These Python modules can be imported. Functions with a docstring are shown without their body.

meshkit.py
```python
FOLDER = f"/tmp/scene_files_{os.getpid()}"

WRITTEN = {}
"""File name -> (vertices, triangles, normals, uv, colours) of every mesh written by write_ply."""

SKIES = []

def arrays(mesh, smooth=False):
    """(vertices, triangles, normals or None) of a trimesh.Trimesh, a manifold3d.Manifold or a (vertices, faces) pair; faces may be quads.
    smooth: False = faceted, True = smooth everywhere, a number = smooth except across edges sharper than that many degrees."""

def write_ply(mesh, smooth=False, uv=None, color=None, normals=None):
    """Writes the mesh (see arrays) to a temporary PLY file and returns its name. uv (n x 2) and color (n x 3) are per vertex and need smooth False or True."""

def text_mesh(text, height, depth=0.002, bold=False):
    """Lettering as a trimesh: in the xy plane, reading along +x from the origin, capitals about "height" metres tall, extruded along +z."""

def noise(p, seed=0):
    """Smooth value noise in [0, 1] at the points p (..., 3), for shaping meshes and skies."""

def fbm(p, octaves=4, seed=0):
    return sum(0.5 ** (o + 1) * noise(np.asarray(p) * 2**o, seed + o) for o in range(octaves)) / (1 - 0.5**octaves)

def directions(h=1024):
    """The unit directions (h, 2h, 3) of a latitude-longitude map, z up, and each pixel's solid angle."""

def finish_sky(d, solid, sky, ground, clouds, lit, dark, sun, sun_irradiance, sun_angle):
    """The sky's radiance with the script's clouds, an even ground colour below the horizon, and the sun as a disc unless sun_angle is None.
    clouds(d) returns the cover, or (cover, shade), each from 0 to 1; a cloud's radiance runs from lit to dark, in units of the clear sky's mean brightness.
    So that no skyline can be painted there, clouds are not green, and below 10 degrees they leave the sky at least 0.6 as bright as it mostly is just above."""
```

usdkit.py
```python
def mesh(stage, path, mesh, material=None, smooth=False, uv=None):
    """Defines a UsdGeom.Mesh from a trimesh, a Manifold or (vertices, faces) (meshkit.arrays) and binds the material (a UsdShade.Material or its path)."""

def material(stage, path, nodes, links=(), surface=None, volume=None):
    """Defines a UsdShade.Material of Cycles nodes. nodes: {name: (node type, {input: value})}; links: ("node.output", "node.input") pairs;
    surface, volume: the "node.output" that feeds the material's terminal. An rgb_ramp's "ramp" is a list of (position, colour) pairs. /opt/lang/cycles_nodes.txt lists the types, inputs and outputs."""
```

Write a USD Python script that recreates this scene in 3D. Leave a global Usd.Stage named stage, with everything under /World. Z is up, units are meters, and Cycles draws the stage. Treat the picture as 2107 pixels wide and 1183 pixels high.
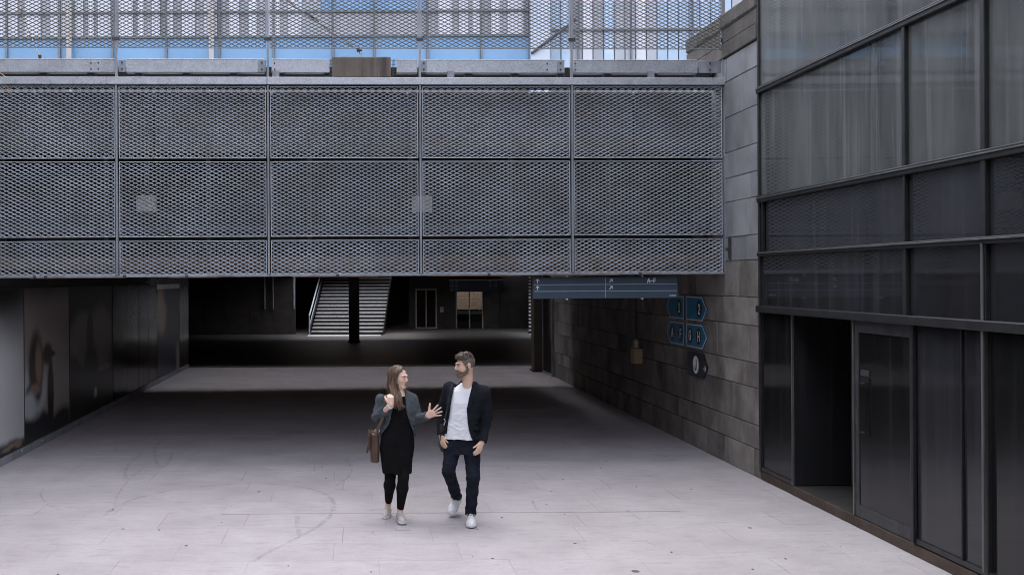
import math, random
import numpy as np
import trimesh, manifold3d, usdkit, meshkit
from shapely.geometry import Polygon, LineString, Point, box as sbox
from shapely.ops import unary_union
from pxr import Usd, UsdGeom, UsdLux, UsdShade, Sdf, Gf

stage = Usd.Stage.CreateInMemory()
UsdGeom.SetStageUpAxis(stage, 'Z')
UsdGeom.SetStageMetersPerUnit(stage, 1.0)
world = UsdGeom.Xform.Define(stage, '/World')
stage.SetDefaultPrim(world.GetPrim())
UsdGeom.Scope.Define(stage, '/World/Looks')

# ------------------------------------------------------------------ camera
EYE = 2.6
cam = UsdGeom.Camera.Define(stage, '/World/camera')
cam.AddTranslateOp().Set((0, 0, EYE))
cam.AddRotateXOp().Set(90.0)
cam.AddRotateZOp().Set(-0.33)
cam.CreateHorizontalApertureAttr(36.0)
cam.CreateVerticalApertureAttr(36.0 * 574 / 1024)
cam.CreateFocalLengthAttr(2000 / 2107 * 36.0)
cam.CreateHorizontalApertureOffsetAttr(319.5 / 2107 * 36.0)
cam.CreateVerticalApertureOffsetAttr(-17.5 / 2107 * 36.0)
cam.CreateClippingRangeAttr((0.05, 2000))
cam.CreateFStopAttr(0.0)
cam.CreateExposureAttr(1.1)

# ------------------------------------------------------------------ sky and sun
SUN_EL, SUN_AZ = math.radians(74), math.atan2(-0.42, 0.9)      # azimuth = atan2(x, y)
sd = np.array([math.cos(SUN_EL) * math.sin(SUN_AZ), math.cos(SUN_EL) * math.cos(SUN_AZ), math.sin(SUN_EL)])
sky_mat = usdkit.material(stage, '/World/Looks/sky', {
    'tc': ('texture_coordinate', {}),
    'map': ('mapping', {'scale': (1.6, 1.6, 3.5)}),
    'n': ('noise_texture', {'scale': 1.3, 'detail': 6.0, 'roughness': 0.55}),
    'r': ('rgb_ramp', {'ramp': [(0.30, (0.45, 0.45, 0.45)), (0.70, (1, 1, 1))]}),
    's': ('sky_texture', {'sky_type': 'single_scattering', 'sun_disc': False, 'sun_elevation': SUN_EL, 'sun_rotation': SUN_AZ,
                          'aerosol_density': 1.6}),
    'm': ('mix_color', {'blend_type': 'mix', 'b': (10.5, 10.9, 12.2), 'use_clamp': False}),
    'b': ('background_shader', {'strength': 0.14})},
    [('tc.generated', 'map.vector'), ('map.vector', 'n.vector'), ('n.fac', 'r.fac'), ('r.color', 'm.fac'),
     ('s.color', 'm.a'), ('m.result', 'b.color')], surface='b.background')
dome = UsdLux.DomeLight.Define(stage, '/World/sky')
UsdShade.MaterialBindingAPI.Apply(dome.GetPrim()).Bind(sky_mat)
dome.GetPrim().SetCustomDataByKey('kind', 'structure')
sun = UsdLux.DistantLight.Define(stage, '/World/sun')
sun.CreateNormalizeAttr(True)
sun.CreateIntensityAttr(0.22)
sun.CreateAngleAttr(40.0)
sun.CreateColorAttr((1.0, 0.965, 0.92))
sun.AddRotateZOp().Set(math.degrees(math.atan2(sd[0], -sd[1])))
sun.AddRotateXOp().Set(math.degrees(math.acos(sd[2])))

# ------------------------------------------------------------------ helpers
_used = {}
def numbered(parent, name):
    k = (parent, name)
    n = _used.get(k, -1) + 1
    _used[k] = n
    return f'{parent}/{name}' + (f'_{n:03d}' if n else '')

def tag(prim, label=None, cat=None, group=None, kind=None):
    for k, v in (('label', label), ('category', cat), ('group', group), ('kind', kind)):
        if v:
            prim.SetCustomDataByKey(k, v)

def thing(name, label, cat, loc=(0, 0, 0), rotz=0.0, group=None, kind=None):
    p = numbered('/World', name)
    x = UsdGeom.Xform.Define(stage, p)
    x.AddTranslateOp().Set(tuple(map(float, loc)))
    if rotz:
        x.AddRotateZOp().Set(math.degrees(rotz))
    tag(x.GetPrim(), label, cat, group, kind)
    return p

def part(name, mesh, mat, parent, smooth=False, label=None, kind=None):
    p = numbered(parent, name)
    m = usdkit.mesh(stage, p, mesh, mat, smooth=smooth)
    tag(m.GetPrim(), label=label, kind=kind)
    return p

def solo(name, mesh, mat, label=None, cat=None, group=None, kind=None, smooth=False):
    p = numbered('/World', name)
    m = usdkit.mesh(stage, p, mesh, mat, smooth=smooth)
    tag(m.GetPrim(), label, cat, group, kind)
    return p

cat = trimesh.util.concatenate

def bx(x0, x1, y0, y1, z0, z1, b=0.0):
    """A box; b chamfers its edges."""
    x0, x1 = min(x0, x1), max(x0, x1); y0, y1 = min(y0, y1), max(y0, y1); z0, z1 = min(z0, z1), max(z0, z1)
    if b <= 0:
        m = trimesh.creation.box((x1 - x0, y1 - y0, z1 - z0))
        m.apply_translation(((x0 + x1) / 2, (y0 + y1) / 2, (z0 + z1) / 2))
        return m
    b = min(b, (x1 - x0) * .45, (y1 - y0) * .45, (z1 - z0) * .45)
    pts = []
    for X, sx in ((x0, 1), (x1, -1)):
        for Y, sy in ((y0, 1), (y1, -1)):
            for Z, sz in ((z0, 1), (z1, -1)):
                pts += [(X, Y + sy * b, Z + sz * b), (X + sx * b, Y, Z + sz * b), (X + sx * b, Y + sy * b, Z)]
    return hull(pts)

def hull(pts):
    m = manifold3d.Manifold.hull_points(np.asarray(pts, float)).to_mesh()
    return trimesh.Trimesh(m.vert_properties[:, :3], m.tri_verts, process=False)

def tube(pts, r, n=8, r1=None, cap=True):
    """A round tube along points; r may run to r1."""
    pts = np.asarray(pts, float)
    k = len(pts)
    t = np.gradient(pts, axis=0)
    t /= np.linalg.norm(t, axis=1, keepdims=True) + 1e-12
    up = np.array([0, 0, 1.0]) if abs(t[0, 2]) < .9 else np.array([1.0, 0, 0])
    vs = []
    u = np.cross(t[0], up); u /= np.linalg.norm(u)
    rr = np.linspace(r, r if r1 is None else r1, k) if np.ndim(r) == 0 else np.asarray(r)
    a = np.linspace(0, 2 * np.pi, n, endpoint=False)
    for i in range(k):
        u = u - t[i] * np.dot(u, t[i]); u /= np.linalg.norm(u) + 1e-12
        v = np.cross(t[i], u)
        vs.append(pts[i] + rr[i] * (np.cos(a)[:, None] * u + np.sin(a)[:, None] * v))
    V = np.vstack(vs)
    F = []
    for i in range(k - 1):
        for j in range(n):
            p, q = i * n + j, i * n + (j + 1) % n
            F += [(p, q, q + n), (p, q + n, p + n)]
    if cap:
        for j in range(1, n - 1):
            F.append((0, j + 1, j))
            F.append(((k - 1) * n, (k - 1) * n + j, (k - 1) * n + j + 1))
    return trimesh.Trimesh(V, np.array(F), process=False)

def cyl(p0, p1, r, n=16, r1=None):
    return tube([p0, p1], r, n, r1)

def prism(poly, depth):
    gs = getattr(poly, 'geoms', [poly])
    return cat([trimesh.creation.extrude_polygon(g, depth, engine='earcut') for g in gs if g.area > 0])

def frame_map(mesh, o, ex, ey, ez):
    """Local (x, y, z) -> o + x ex + y ey + z ez."""
    m = mesh.copy()
    T = np.eye(4); T[:3, 0], T[:3, 1], T[:3, 2], T[:3, 3] = ex, ey, ez, o
    m.apply_transform(T)
    return m

F = 2000.0
CR, SR = math.cos(math.radians(.33)), math.sin(math.radians(.33))
def at(px, py, Y):
    """The world point that the photograph shows at a pixel, at the distance Y."""
    dx, dy = px - 734, py - 574
    a, b = dx * CR - dy * SR, dx * SR + dy * CR
    return np.array([a * Y / F, Y, EYE - b * Y / F])
def at_x(px, py, X):
    """The same on a wall that runs away from the camera at X."""
    dx, dy = px - 734, py - 574
    a, b = dx * CR - dy * SR, dx * SR + dy * CR
    Y = X * F / a
    return np.array([X, Y, EYE - b * Y / F])

# ------------------------------------------------------------------ materials
_mats = {}
def M(name, c1, c2=None, scale=3.0, stretch=(1, 1, 1), rough=.6, metal=0.0, bump=0.0, bscale=60.0, bdist=.01, rnd=0.0, spec=.5,
      coat=0.0, lo=.35, hi=.65, detail=5.0, dirt=None, dscale=1.2, dstretch=(1, 1, 1), dlo=.5, dhi=.75, rvar=0.0, sheen=0.0, sss=0.0,
      speck=None, spscale=300.0, spw=.02, shift=57.0):
    """A principled material: two colours mixed by noise, dirt over them, a tint per object, fine relief."""
    if name in _mats:
        return _mats[name]
    c2 = c1 if c2 is None else c2
    N = {'tc': ('texture_coordinate', {}), 'map': ('mapping', {'scale': stretch}),
         'n': ('noise_texture', {'scale': scale, 'detail': detail, 'roughness': .6}),
         'r': ('rgb_ramp', {'ramp': [(lo, c1), (hi, c2)]}),
         'p': ('principled_bsdf', {'roughness': rough, 'metallic': metal, 'specular_ior_level': spec, 'coat_weight': coat,
                                   'sheen_weight': sheen, 'subsurface_weight': sss, 'subsurface_scale': .02})}
    L = [('map.vector', 'n.vector'), ('n.fac', 'r.fac')]
    src = 'tc.object'
    if rnd:
        N['oi'] = ('object_info', {})
        N['off'] = ('math', {'math_type': 'multiply', 'value2': shift})
        N['cx'] = ('combine_xyz', {})
        N['add'] = ('vector_math', {'math_type': 'add'})
        L += [('oi.random', 'off.value1'), ('off.value', 'cx.x'), ('off.value', 'cx.z'), ('tc.object', 'add.vector1'), ('cx.vector', 'add.vector2')]
        src = 'add.vector'
    L.append((src, 'map.vector'))
    col = 'r.color'
    if dirt is not None:
        N['dm'] = ('mapping', {'scale': dstretch}); N['dn'] = ('noise_texture', {'scale': dscale, 'detail': 6.0, 'roughness': .65})
        N['dr'] = ('rgb_ramp', {'ramp': [(dlo, (0, 0, 0)), (dhi, (1, 1, 1))]})
        N['dx'] = ('mix_color', {'b': dirt})
        L += [(src, 'dm.vector'), ('dm.vector', 'dn.vector'), ('dn.fac', 'dr.fac'), ('dr.color', 'dx.fac'), (col, 'dx.a')]
        col = 'dx.result'
    if speck is not None:
        N['vo'] = ('voronoi_texture', {'scale': spscale})
        N['vr'] = ('rgb_ramp', {'ramp': [(.0, (0, 0, 0)), (1.0, (1, 1, 1))]})
        N['bw'] = ('rgb_to_bw', {})
        N['vx'] = ('mix_color', {'b': speck, 'blend_type': 'mix'})
        N['vs'] = ('math', {'math_type': 'multiply', 'value2': spw})
        L += [(src, 'vo.vector'), ('vo.color', 'bw.color'), ('bw.val', 'vs.value1'), ('vs.value', 'vx.fac'), (col, 'vx.a')]
        del N['vr']
        col = 'vx.result'
    if rnd:
        N['mr'] = ('map_range', {'from_min': 0.0, 'from_max': 1.0, 'to_min': 1 - rnd, 'to_max': 1 + rnd})
        N['sc'] = ('vector_math', {'math_type': 'scale'})
        L += [('oi.random', 'mr.value'), (col, 'sc.vector1'), ('mr.result', 'sc.scale')]
        col = 'sc.vector'
    L.append((col, 'p.base_color'))
    if rvar:
        N['rr'] = ('map_range', {'from_min': .3, 'from_max': .7, 'to_min': max(rough - rvar, .02), 'to_max': min(rough + rvar, 1.0)})
        L += [('n.fac', 'rr.value'), ('rr.result', 'p.roughness')]
    if bump:
        N['bn'] = ('noise_texture', {'scale': bscale, 'detail': 4.0})
        N['bu'] = ('bump', {'strength': bump, 'distance': bdist})
        L += [(src, 'bn.vector'), ('bn.fac', 'bu.height'), ('bu.normal', 'p.normal')]
    _mats[name] = usdkit.material(stage, '/World/Looks/' + name, N, L, surface='p.BSDF')
    return _mats[name]

galv = M('galvanised_steel', (.23, .24, .265), (.37, .38, .41), scale=9, rough=.5, metal=.55, bump=.08, bscale=120, rvar=.12,
         dirt=(.20, .19, .19), dscale=2.2, dlo=.5, dhi=.8, speck=(.75, .77, .82), spscale=90, spw=.45)
galv_dull = M('weathered_galvanised_steel', (.22, .23, .26), (.34, .35, .38), scale=6, stretch=(1, 1, .25), rough=.6, metal=.4, rvar=.1,
              dirt=(.12, .11, .10), dscale=3, dstretch=(1, 1, .2), dlo=.5, dhi=.8)
mesh_steel = M('mesh_steel', (.42, .455, .51), (.56, .60, .655), scale=1.2, rough=.5, metal=.25, dirt=(.33, .31, .30), dscale=1.6, dlo=.45, dhi=.8, rnd=.06)
silhouette_mesh = M('silhouette_mesh_steel', (.10, .098, .092), (.16, .155, .145), scale=3, rough=.6, metal=.2)  # mesh steel darkened: backlit silhouette of the top row put into the colour
dark_steel = M('dark_steel', (.03, .03, .033), (.055, .055, .06), scale=6, rough=.5, metal=.3)
black_void = M('blackened_lining', (.018, .016, .015), (.03, .027, .025), scale=2, rough=.8)

def print_mat(name, bg, blobs, top=None):
    """A glossy print: soft ellipses (y, z, radius y, radius z, colour, softness) over a ground, in the sheet's own coordinates."""
    N = {'tc': ('texture_coordinate', {}), 'c0': ('color', {'value': bg}), 'p': ('principled_bsdf', {'roughness': .32, 'specular_ior_level': .3}),
         'wn': ('noise_texture', {'scale': 3.0, 'detail': 3.0}), 'ws': ('vector_math', {'math_type': 'scale', 'scale': .10}), 'wa': ('vector_math', {'math_type': 'add'})}
    L = [('tc.object', 'wn.vector'), ('wn.color', 'ws.vector1'), ('ws.vector', 'wa.vector1'), ('tc.object', 'wa.vector2')]
    col = 'c0.color'
    for i, (cy, cz, ry, rz, c, soft) in enumerate(blobs):
        N[f's{i}'] = ('vector_math', {'math_type': 'subtract', 'vector2': (0, cy + .05, cz + .05)})
        N[f'm{i}'] = ('vector_math', {'math_type': 'multiply', 'vector2': (0, 1 / ry, 1 / rz)})
        N[f'l{i}'] = ('vector_math', {'math_type': 'length'})
        N[f'r{i}'] = ('map_range', {'range_type': 'smoothstep', 'from_min': 1 - soft, 'from_max': 1 + soft, 'to_min': 1.0, 'to_max': 0.0, 'clamp': True})
        N[f'x{i}'] = ('mix_color', {'b': c})
        L += [('wa.vector', f's{i}.vector1'), (f's{i}.vector', f'm{i}.vector1'), (f'm{i}.vector', f'l{i}.vector1'), (f'l{i}.value', f'r{i}.value'),
              (f'r{i}.result', f'x{i}.fac'), (col, f'x{i}.a')]
        col = f'x{i}.result'
    L.append((col, 'p.base_color'))
    return usdkit.material(stage, '/World/Looks/' + name, N, L, surface='p.BSDF')
rng = random.Random(7)
stone = M('wall_stone', (.15, .135, .122), (.27, .245, .222), scale=2.2, rough=.8, rnd=.15, dirt=(.06, .05, .042), dscale=1.1, dstretch=(1, 1, .45),
          dlo=.46, dhi=.70, bump=.35, bscale=35, bdist=.01, detail=8)
stone_pale = M('pier_stone', (.185, .187, .197), (.275, .277, .292), scale=1.3, rough=.7, rnd=.18, dirt=(.13, .12, .115), dscale=1.7, dstretch=(1, 1, .3),
          dlo=.5, dhi=.78, bump=.3, bscale=35, bdist=.008, detail=8)
mortar = M('dark_mortar', (.035, .032, .03), (.06, .055, .05), scale=8, rough=.9)
concrete = M('stained_concrete', (.05, .043, .037), (.105, .094, .084), scale=1.2, rough=.85, dirt=(.055, .048, .042), dscale=1.7, dstretch=(1, 1, .25),
             dlo=.45, dhi=.68, bump=.5, bscale=22, bdist=.015)
block_concrete = M('brown_concrete', (.115, .092, .076), (.185, .152, .128), scale=3, stretch=(1, 1, .35), rough=.85, dirt=(.05, .042, .036), dscale=5,
                   dstretch=(1, 1, .12), dlo=.5, dhi=.72, bump=.4, bscale=50)
girder_mat = M('girder_concrete', (.075, .072, .072), (.125, .121, .121), scale=1.0, rough=.8, dirt=(.065, .040, .026), dscale=.9, dstretch=(1, 1, 1.5), dlo=.5,
               dhi=.75, rnd=.15)
dark_wall = M('dark_tile_wall', (.030, .025, .021), (.046, .039, .033), scale=2.0, rough=.35, rnd=.1, dirt=(.015, .013, .011), dscale=1.4)
soffit = M('soffit_paint', (.13, .085, .055), (.18, .12, .08), scale=2, rough=.7)
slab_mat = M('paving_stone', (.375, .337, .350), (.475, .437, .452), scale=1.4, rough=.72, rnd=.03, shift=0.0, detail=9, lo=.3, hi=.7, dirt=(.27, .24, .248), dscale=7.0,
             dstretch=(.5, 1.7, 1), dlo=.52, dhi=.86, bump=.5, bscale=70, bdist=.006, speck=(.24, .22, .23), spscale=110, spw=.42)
joint_mat = M('paving_joint', (.060, .054, .054), (.13, .12, .12), scale=5, rough=.95)
floor_mat = M('tunnel_floor', (.42, .375, .35), (.50, .45, .42), scale=1.1, rough=.6, dirt=(.28, .26, .25), dscale=1.2, dstretch=(.3, 1.6, 1), bump=.15, bscale=60)
earth = M('ground_asphalt', (.045, .045, .047), (.07, .07, .07), scale=4, rough=.9)

# ------------------------------------------------------------------ ground, paving
solo('ground', bx(-400, 400, -400, 600, -.35, -.06), earth, kind='structure')
paving = UsdGeom.Xform.Define(stage, '/World/paving'); tag(paving.GetPrim(), kind='structure')
part('bedding', bx(-5.35, 5.6, 3.0, 29.2, -.05, -.010), joint_mat, '/World/paving')
row_d, y_line = .60, 10.79
k0 = int((6.4 - y_line) / row_d) - 1
for r in range(k0, k0 + 38):
    ya, yb = y_line + r * row_d, y_line + (r + 1) * row_d
    xx = -5.3 + rng.uniform(-1.1, 0)
    while xx < 5.5:
        ln = rng.choice((1.2, 1.2, 1.5, .9, 1.2)) if ya < 15 else rng.choice((1.5, 1.8, 2.1))
        xa, xb = max(xx, -5.3), min(xx + ln, 5.24)
        xx += ln
        if xb - xa < .06:
            continue
        g = .0006 if rng.random() < .85 else .002
        y0, y1 = ya + g, yb - g
        if r == 0 and -1.7 < (xa + xb) / 2 < 3.2:
            y0 = ya + rng.uniform(.014, .022)
        dz = rng.uniform(-.0012, .0008)
        part('paving_slab', bx(xa + g, xb - g, y0, y1, -.03, dz, b=.0012), slab_mat, '/World/paving')
p = at(828, 1089, 10.09)
part('repair_patch', bx(p[0] - .075, p[0] + .07, 10.05, 10.22, -.01, .006, b=.003), slab_mat, '/World/paving', label='small raised patch in the paving')
solo('hall_floor', bx(-13, 15, 29.2, 57, -.2, -.006), M('hall_floor_dimmed', (.085, .075, .068), (.12, .105, .095), scale=1.1, rough=.5), kind='structure')  # floor toned down: the dimness of the hall is put into the colour

# crumbs of grit and litter, most of them along the left wall
lit = []
for i in range(110):
    if i < 60:
        y_ = rng.uniform(10.5, 19); x_ = -4.93 + abs(rng.gauss(0, .35))
    else:
        y_ = rng.uniform(8.6, 16); x_ = rng.uniform(-4.6, 5.0)
    a_ = rng.uniform(.005, .014)
    m_ = trimesh.creation.icosphere(0, a_); m_.apply_scale((1, rng.uniform(.6, 1.6), .35)); m_.apply_translation((x_, y_, .003)); lit.append(m_)
solo('litter', cat(lit[:60]), M('pale_grit', (.45, .43, .41), (.6, .58, .55), scale=3, rough=.9), 'pale crumbs of grit along the foot of the left wall', 'litter', kind='stuff')
solo('litter', cat(lit[60:]), M('dark_grit', (.05, .045, .042), (.12, .11, .105), scale=3, rough=.9), 'dark specks of grit scattered over the paving', 'litter', kind='stuff')
for px, py, r_ in ((1304, 1178, .035), (530, 1010, .02), (1180, 1120, .016), (380, 1120, .018), (1420, 1010, .016), (1010, 1150, .014), (250, 1085, .016), (1540, 1090, .02), (660, 960, .014)):
    q_ = np.array([(px - 734) * (EYE * F / (py - 574)) / F, EYE * F / (py - 574), 0])
    part('gum_spot', trimesh.creation.cylinder(r_, .0022, sections=14).apply_translation((q_[0], q_[1], .0016)), M('gum_stain', (.10, .095, .098), rough=.8), '/World/paving')

# scuffs left by tyres, as thin worn films on the slabs
scuff = usdkit.material(stage, '/World/Looks/scuff', {
    'tc': ('texture_coordinate', {}), 'n': ('noise_texture', {'scale': 9.0, 'detail': 5.0}),
    'r': ('map_range', {'from_min': .38, 'from_max': .68, 'to_min': .02, 'to_max': .22, 'clamp': True}),
    't': ('transparent_bsdf', {}), 'd': ('diffuse_bsdf', {'color': (.09, .085, .09)}), 'm': ('mix_closure', {})},
    [('tc.object', 'n.vector'), ('n.fac', 'r.value'), ('r.result', 'm.fac'), ('t.BSDF', 'm.closure1'), ('d.BSDF', 'm.closure2')], surface='m.closure')
def floor_at(px, py):
    dx, dy = px - 734, py - 574
    a, b = dx * CR - dy * SR, dx * SR + dy * CR
    Y = EYE * F / b
    return np.array([a * Y / F, Y, 0])
def smooth_line(pts, n=40):
    from scipy.interpolate import splprep, splev
    pts = np.asarray(pts, float)
    tck, _ = splprep(pts.T, s=0, k=min(3, len(pts) - 1))
    return np.array(splev(np.linspace(0, 1, n), tck)).T
def film(pts, w, z):
    q = smooth_line([floor_at(*p)[:2] for p in pts])
    t = np.gradient(q, axis=0); t /= np.linalg.norm(t, axis=1, keepdims=True)
    nrm = np.stack([-t[:, 1], t[:, 0]], 1)
    k = len(q)
    V = np.vstack([np.c_[q + nrm * w / 2, np.full(k, z)], np.c_[q - nrm * w / 2, np.full(k, z)]])
    Fc = []
    for i in range(k - 1):
        Fc += [(i, i + k, i + k + 1), (i, i + k + 1, i + 1)]
    return trimesh.Trimesh(V, np.array(Fc), process=False)
marks = [[(520, 1155), (600, 1112), (665, 1075), (688, 1045), (672, 1018), (610, 1000), (500, 995), (400, 1002), (300, 1020), (215, 1062)],
         [(612, 1062), (612, 1080), (617, 1103)], [(355, 930), (330, 960), (318, 935), (345, 905)], [(260, 985), (262, 960), (295, 935)],
         [(90, 1005), (95, 1035), (130, 1052)], [(700, 940), (720, 955), (690, 1000)], [(705, 925), (760, 955)], [(1105, 1050), (1095, 1030)],
         [(1328, 1113), (1350, 1124)], [(1290, 1050), (1318, 1070)], [(235, 1040), (255, 1000), (300, 960)]]
for i, m_ in enumerate(marks):
    part('scuff_mark', film(m_, .05 if i < 4 else .025, .0036 + .0004 * i), scuff, '/World/paving')

# ------------------------------------------------------------------ banks behind the walls, and the street they carry
solo('embankment', bx(-60, -5.27, -20, 28.7, -.05, 5.25), earth, kind='structure')
solo('embankment', bx(5.9, 60, 12.75, 28.7, -.05, 5.25), earth, kind='structure')
solo('embankment', cat([bx(-60, -12.4, 28.7, 57, -.05, 5.25), bx(14.4, 60, 28.7, 57, -.05, 5.25), bx(-60, 60, 57, 120, -.05, 5.25)]), earth, kind='structure')

t = thing('office_block', 'unseen block added left of the sunken forecourt to cut low sky light', 'building', (-7.5, 0, 5.25))  # unseen block, added to keep low sky light out of the underpass
part('wall', bx(-12, 0, -16, 11.5, 0, 15), M('block_render', (.12, .115, .11), (.16, .155, .15), rough=.8), t)
t = thing('rear_block', 'unseen dark block added behind the viewer to cut low sky light', 'building', (0, -9, 0))  # added out of view; its height limits low light from behind
part('wall', bx(-14, 16, -8, 0, 0, 9.0), M('rear_block_render', (.07, .066, .062), (.1, .095, .09), rough=.8), t)
# ------------------------------------------------------------------ the bridge
PHI = math.atan(.0347)
BR = (0.0, 13.52, 0.0)
def U(px, py, n=0.0):
    dx, dy = px - 734, py - 574
    a, b = dx * CR - dy * SR, dx * SR + dy * CR
    Y = (13.52 + n / math.cos(PHI))
    X = a * Y / (F - .0347 * a)
    Yw = Y + .0347 * X
    return X * math.cos(PHI) + (Yw - 13.52) * math.sin(PHI), EYE - b * Yw / F
posts = [U(px, 370)[0] for px in (241, 552.5, 865, 1177, 1490)]
posts = [posts[0] - 2.075] + posts
LEFT, RIGHT = posts[0] - .6, posts[-1]

bridge = thing('footbridge', 'low concrete bridge deck with galvanised edge beams and posts above the underpass', 'bridge', BR, PHI)
part('deck_slab', bx(-14, RIGHT + .35, .62, 10.0, 4.46, 5.30), M('deck_concrete', (.10, .095, .09), (.15, .14, .135), rough=.85), bridge)
part('soffit_lining', bx(-5.6, RIGHT + .12, .20, 10.0, 2.76, 2.92), soffit, bridge)
gp = [-6.2] + [U(px, 250, .55)[0] for px in (75, 318, 560, 838, 1087, 1300)] + [RIGHT + .3]
for a_, b_ in zip(gp[:-1], gp[1:]):
    part('girder_panel', bx(a_ + .012, b_ - .012, .46, .60, 4.42, 5.29, b=.01), girder_mat, bridge)
part('cavity_back', bx(-5.6, RIGHT + .12, 1.3, 1.4, 2.92, 4.46), black_void, bridge)  # added black panel: stops light from the deck gap, keeps the cavity dark
part('cable_tray', bx(-5.6, RIGHT, .42, .55, 3.30, 3.36), M('tray_paint', (.05, .06, .08), rough=.5), bridge)
for x_ in np.arange(-5.0, RIGHT, 1.45):
    part('hanger', bx(x_ - .03, x_ + .03, .44, .50, 2.92, 4.42), dark_steel, bridge)
# capping rail (in three lengths), the edge beams over it, the posts
for a_, b_ in ((LEFT, posts[2] - .012), (posts[2] - .008, RIGHT + .075)):
    part('capping_rail', cat([bx(a_, b_, -.06, .02, 5.292, 5.392, b=.004), bx(a_, b_, .02, .28, 5.372, 5.389)]), galv, bridge)
segs = [(LEFT, posts[1] - .03), (posts[1] + .125, posts[2] - .055), (posts[2] + .05, U(678, 135)[0]), (U(808, 135)[0] + .06, posts[3] - .03),
        (posts[3] + .05, posts[4] - .085), (posts[4] + .04, U(1438, 135)[0])]
for i, (a_, b_) in enumerate(segs):
    prof = cat([bx(a_, b_, .05, .058, 5.475, 5.650), bx(a_, b_, .05, .16, 5.475, 5.483), bx(a_, b_, .046, .17, 5.650, 5.664, b=.003)])
    part('edge_beam', prof, galv, bridge)
for a_, b_ in ((posts[1] + .02, posts[1] + .118), (posts[2] - .14, posts[2] - .03), (posts[4] - .19, posts[4] - .10), (posts[3] + .02, posts[3] + .10),
               (U(1440, 135)[0], RIGHT - .02)):
    pl = part('splice_plate', bx(a_, b_, .036, .049, 5.478, 5.648, b=.003), galv_dull, bridge)
    for z_ in (5.52, 5.61):
        part('bolt', cyl(((a_ + b_) / 2, .022, z_), ((a_ + b_) / 2, .037, z_), .012, 8), dark_steel, pl)
for x_ in (posts[1] - .36, posts[1] - .26, posts[2] + .09, posts[4] - .33, posts[4] + .07):
    part('bolt_hole', cat([cyl((x_, .044, z_), (x_, .0505, z_), .011, 8) for z_ in (5.52, 5.605)]), black_void, bridge)
for px in (567, 928, 1341):
    u_ = U(px, 150)[0]
    part('bracket', bx(u_ - .05, u_ + .05, .028, .036, 5.385, 5.50, b=.003), galv_dull, bridge)
for u_ in np.arange(-5.0, RIGHT, .66):
    part('beam_support', bx(u_ - .05, u_ + .05, .12, .3, 5.31, 5.475), dark_steel, bridge)
part('edge_shadow_board', bx(LEFT, RIGHT, .36, .40, 5.302, 5.62), black_void, bridge)  # added black board: makes the slot behind the edge beams dark
for i, u_ in enumerate(posts):
    part('post', cat([bx(u_ - .013, u_ + .013, -.045, .018, 2.665, 5.29, b=.003), bx(u_ - .015, u_ + .015, -.030, .030, 5.395, 6.95, b=.003)]), galv_dull, bridge)
    if i:
        for z_ in (5.90, 6.62):
            part('clip', cat([bx(u_ - .05, u_ + .05, -.040, -.031, z_, z_ + .045, b=.002)]), dark_steel, bridge)
part('bottom_lip', cat([bx(LEFT, RIGHT, -.03, .035, 2.640, 2.664, b=.003), bx(LEFT, RIGHT, .05, .19, 2.66, 2.70)]), galv_dull, bridge)
bronze = M('bronze_wire_and_glint', (.42, .22, .10), (.55, .30, .15), scale=5, rough=.4, metal=.7)
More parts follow.
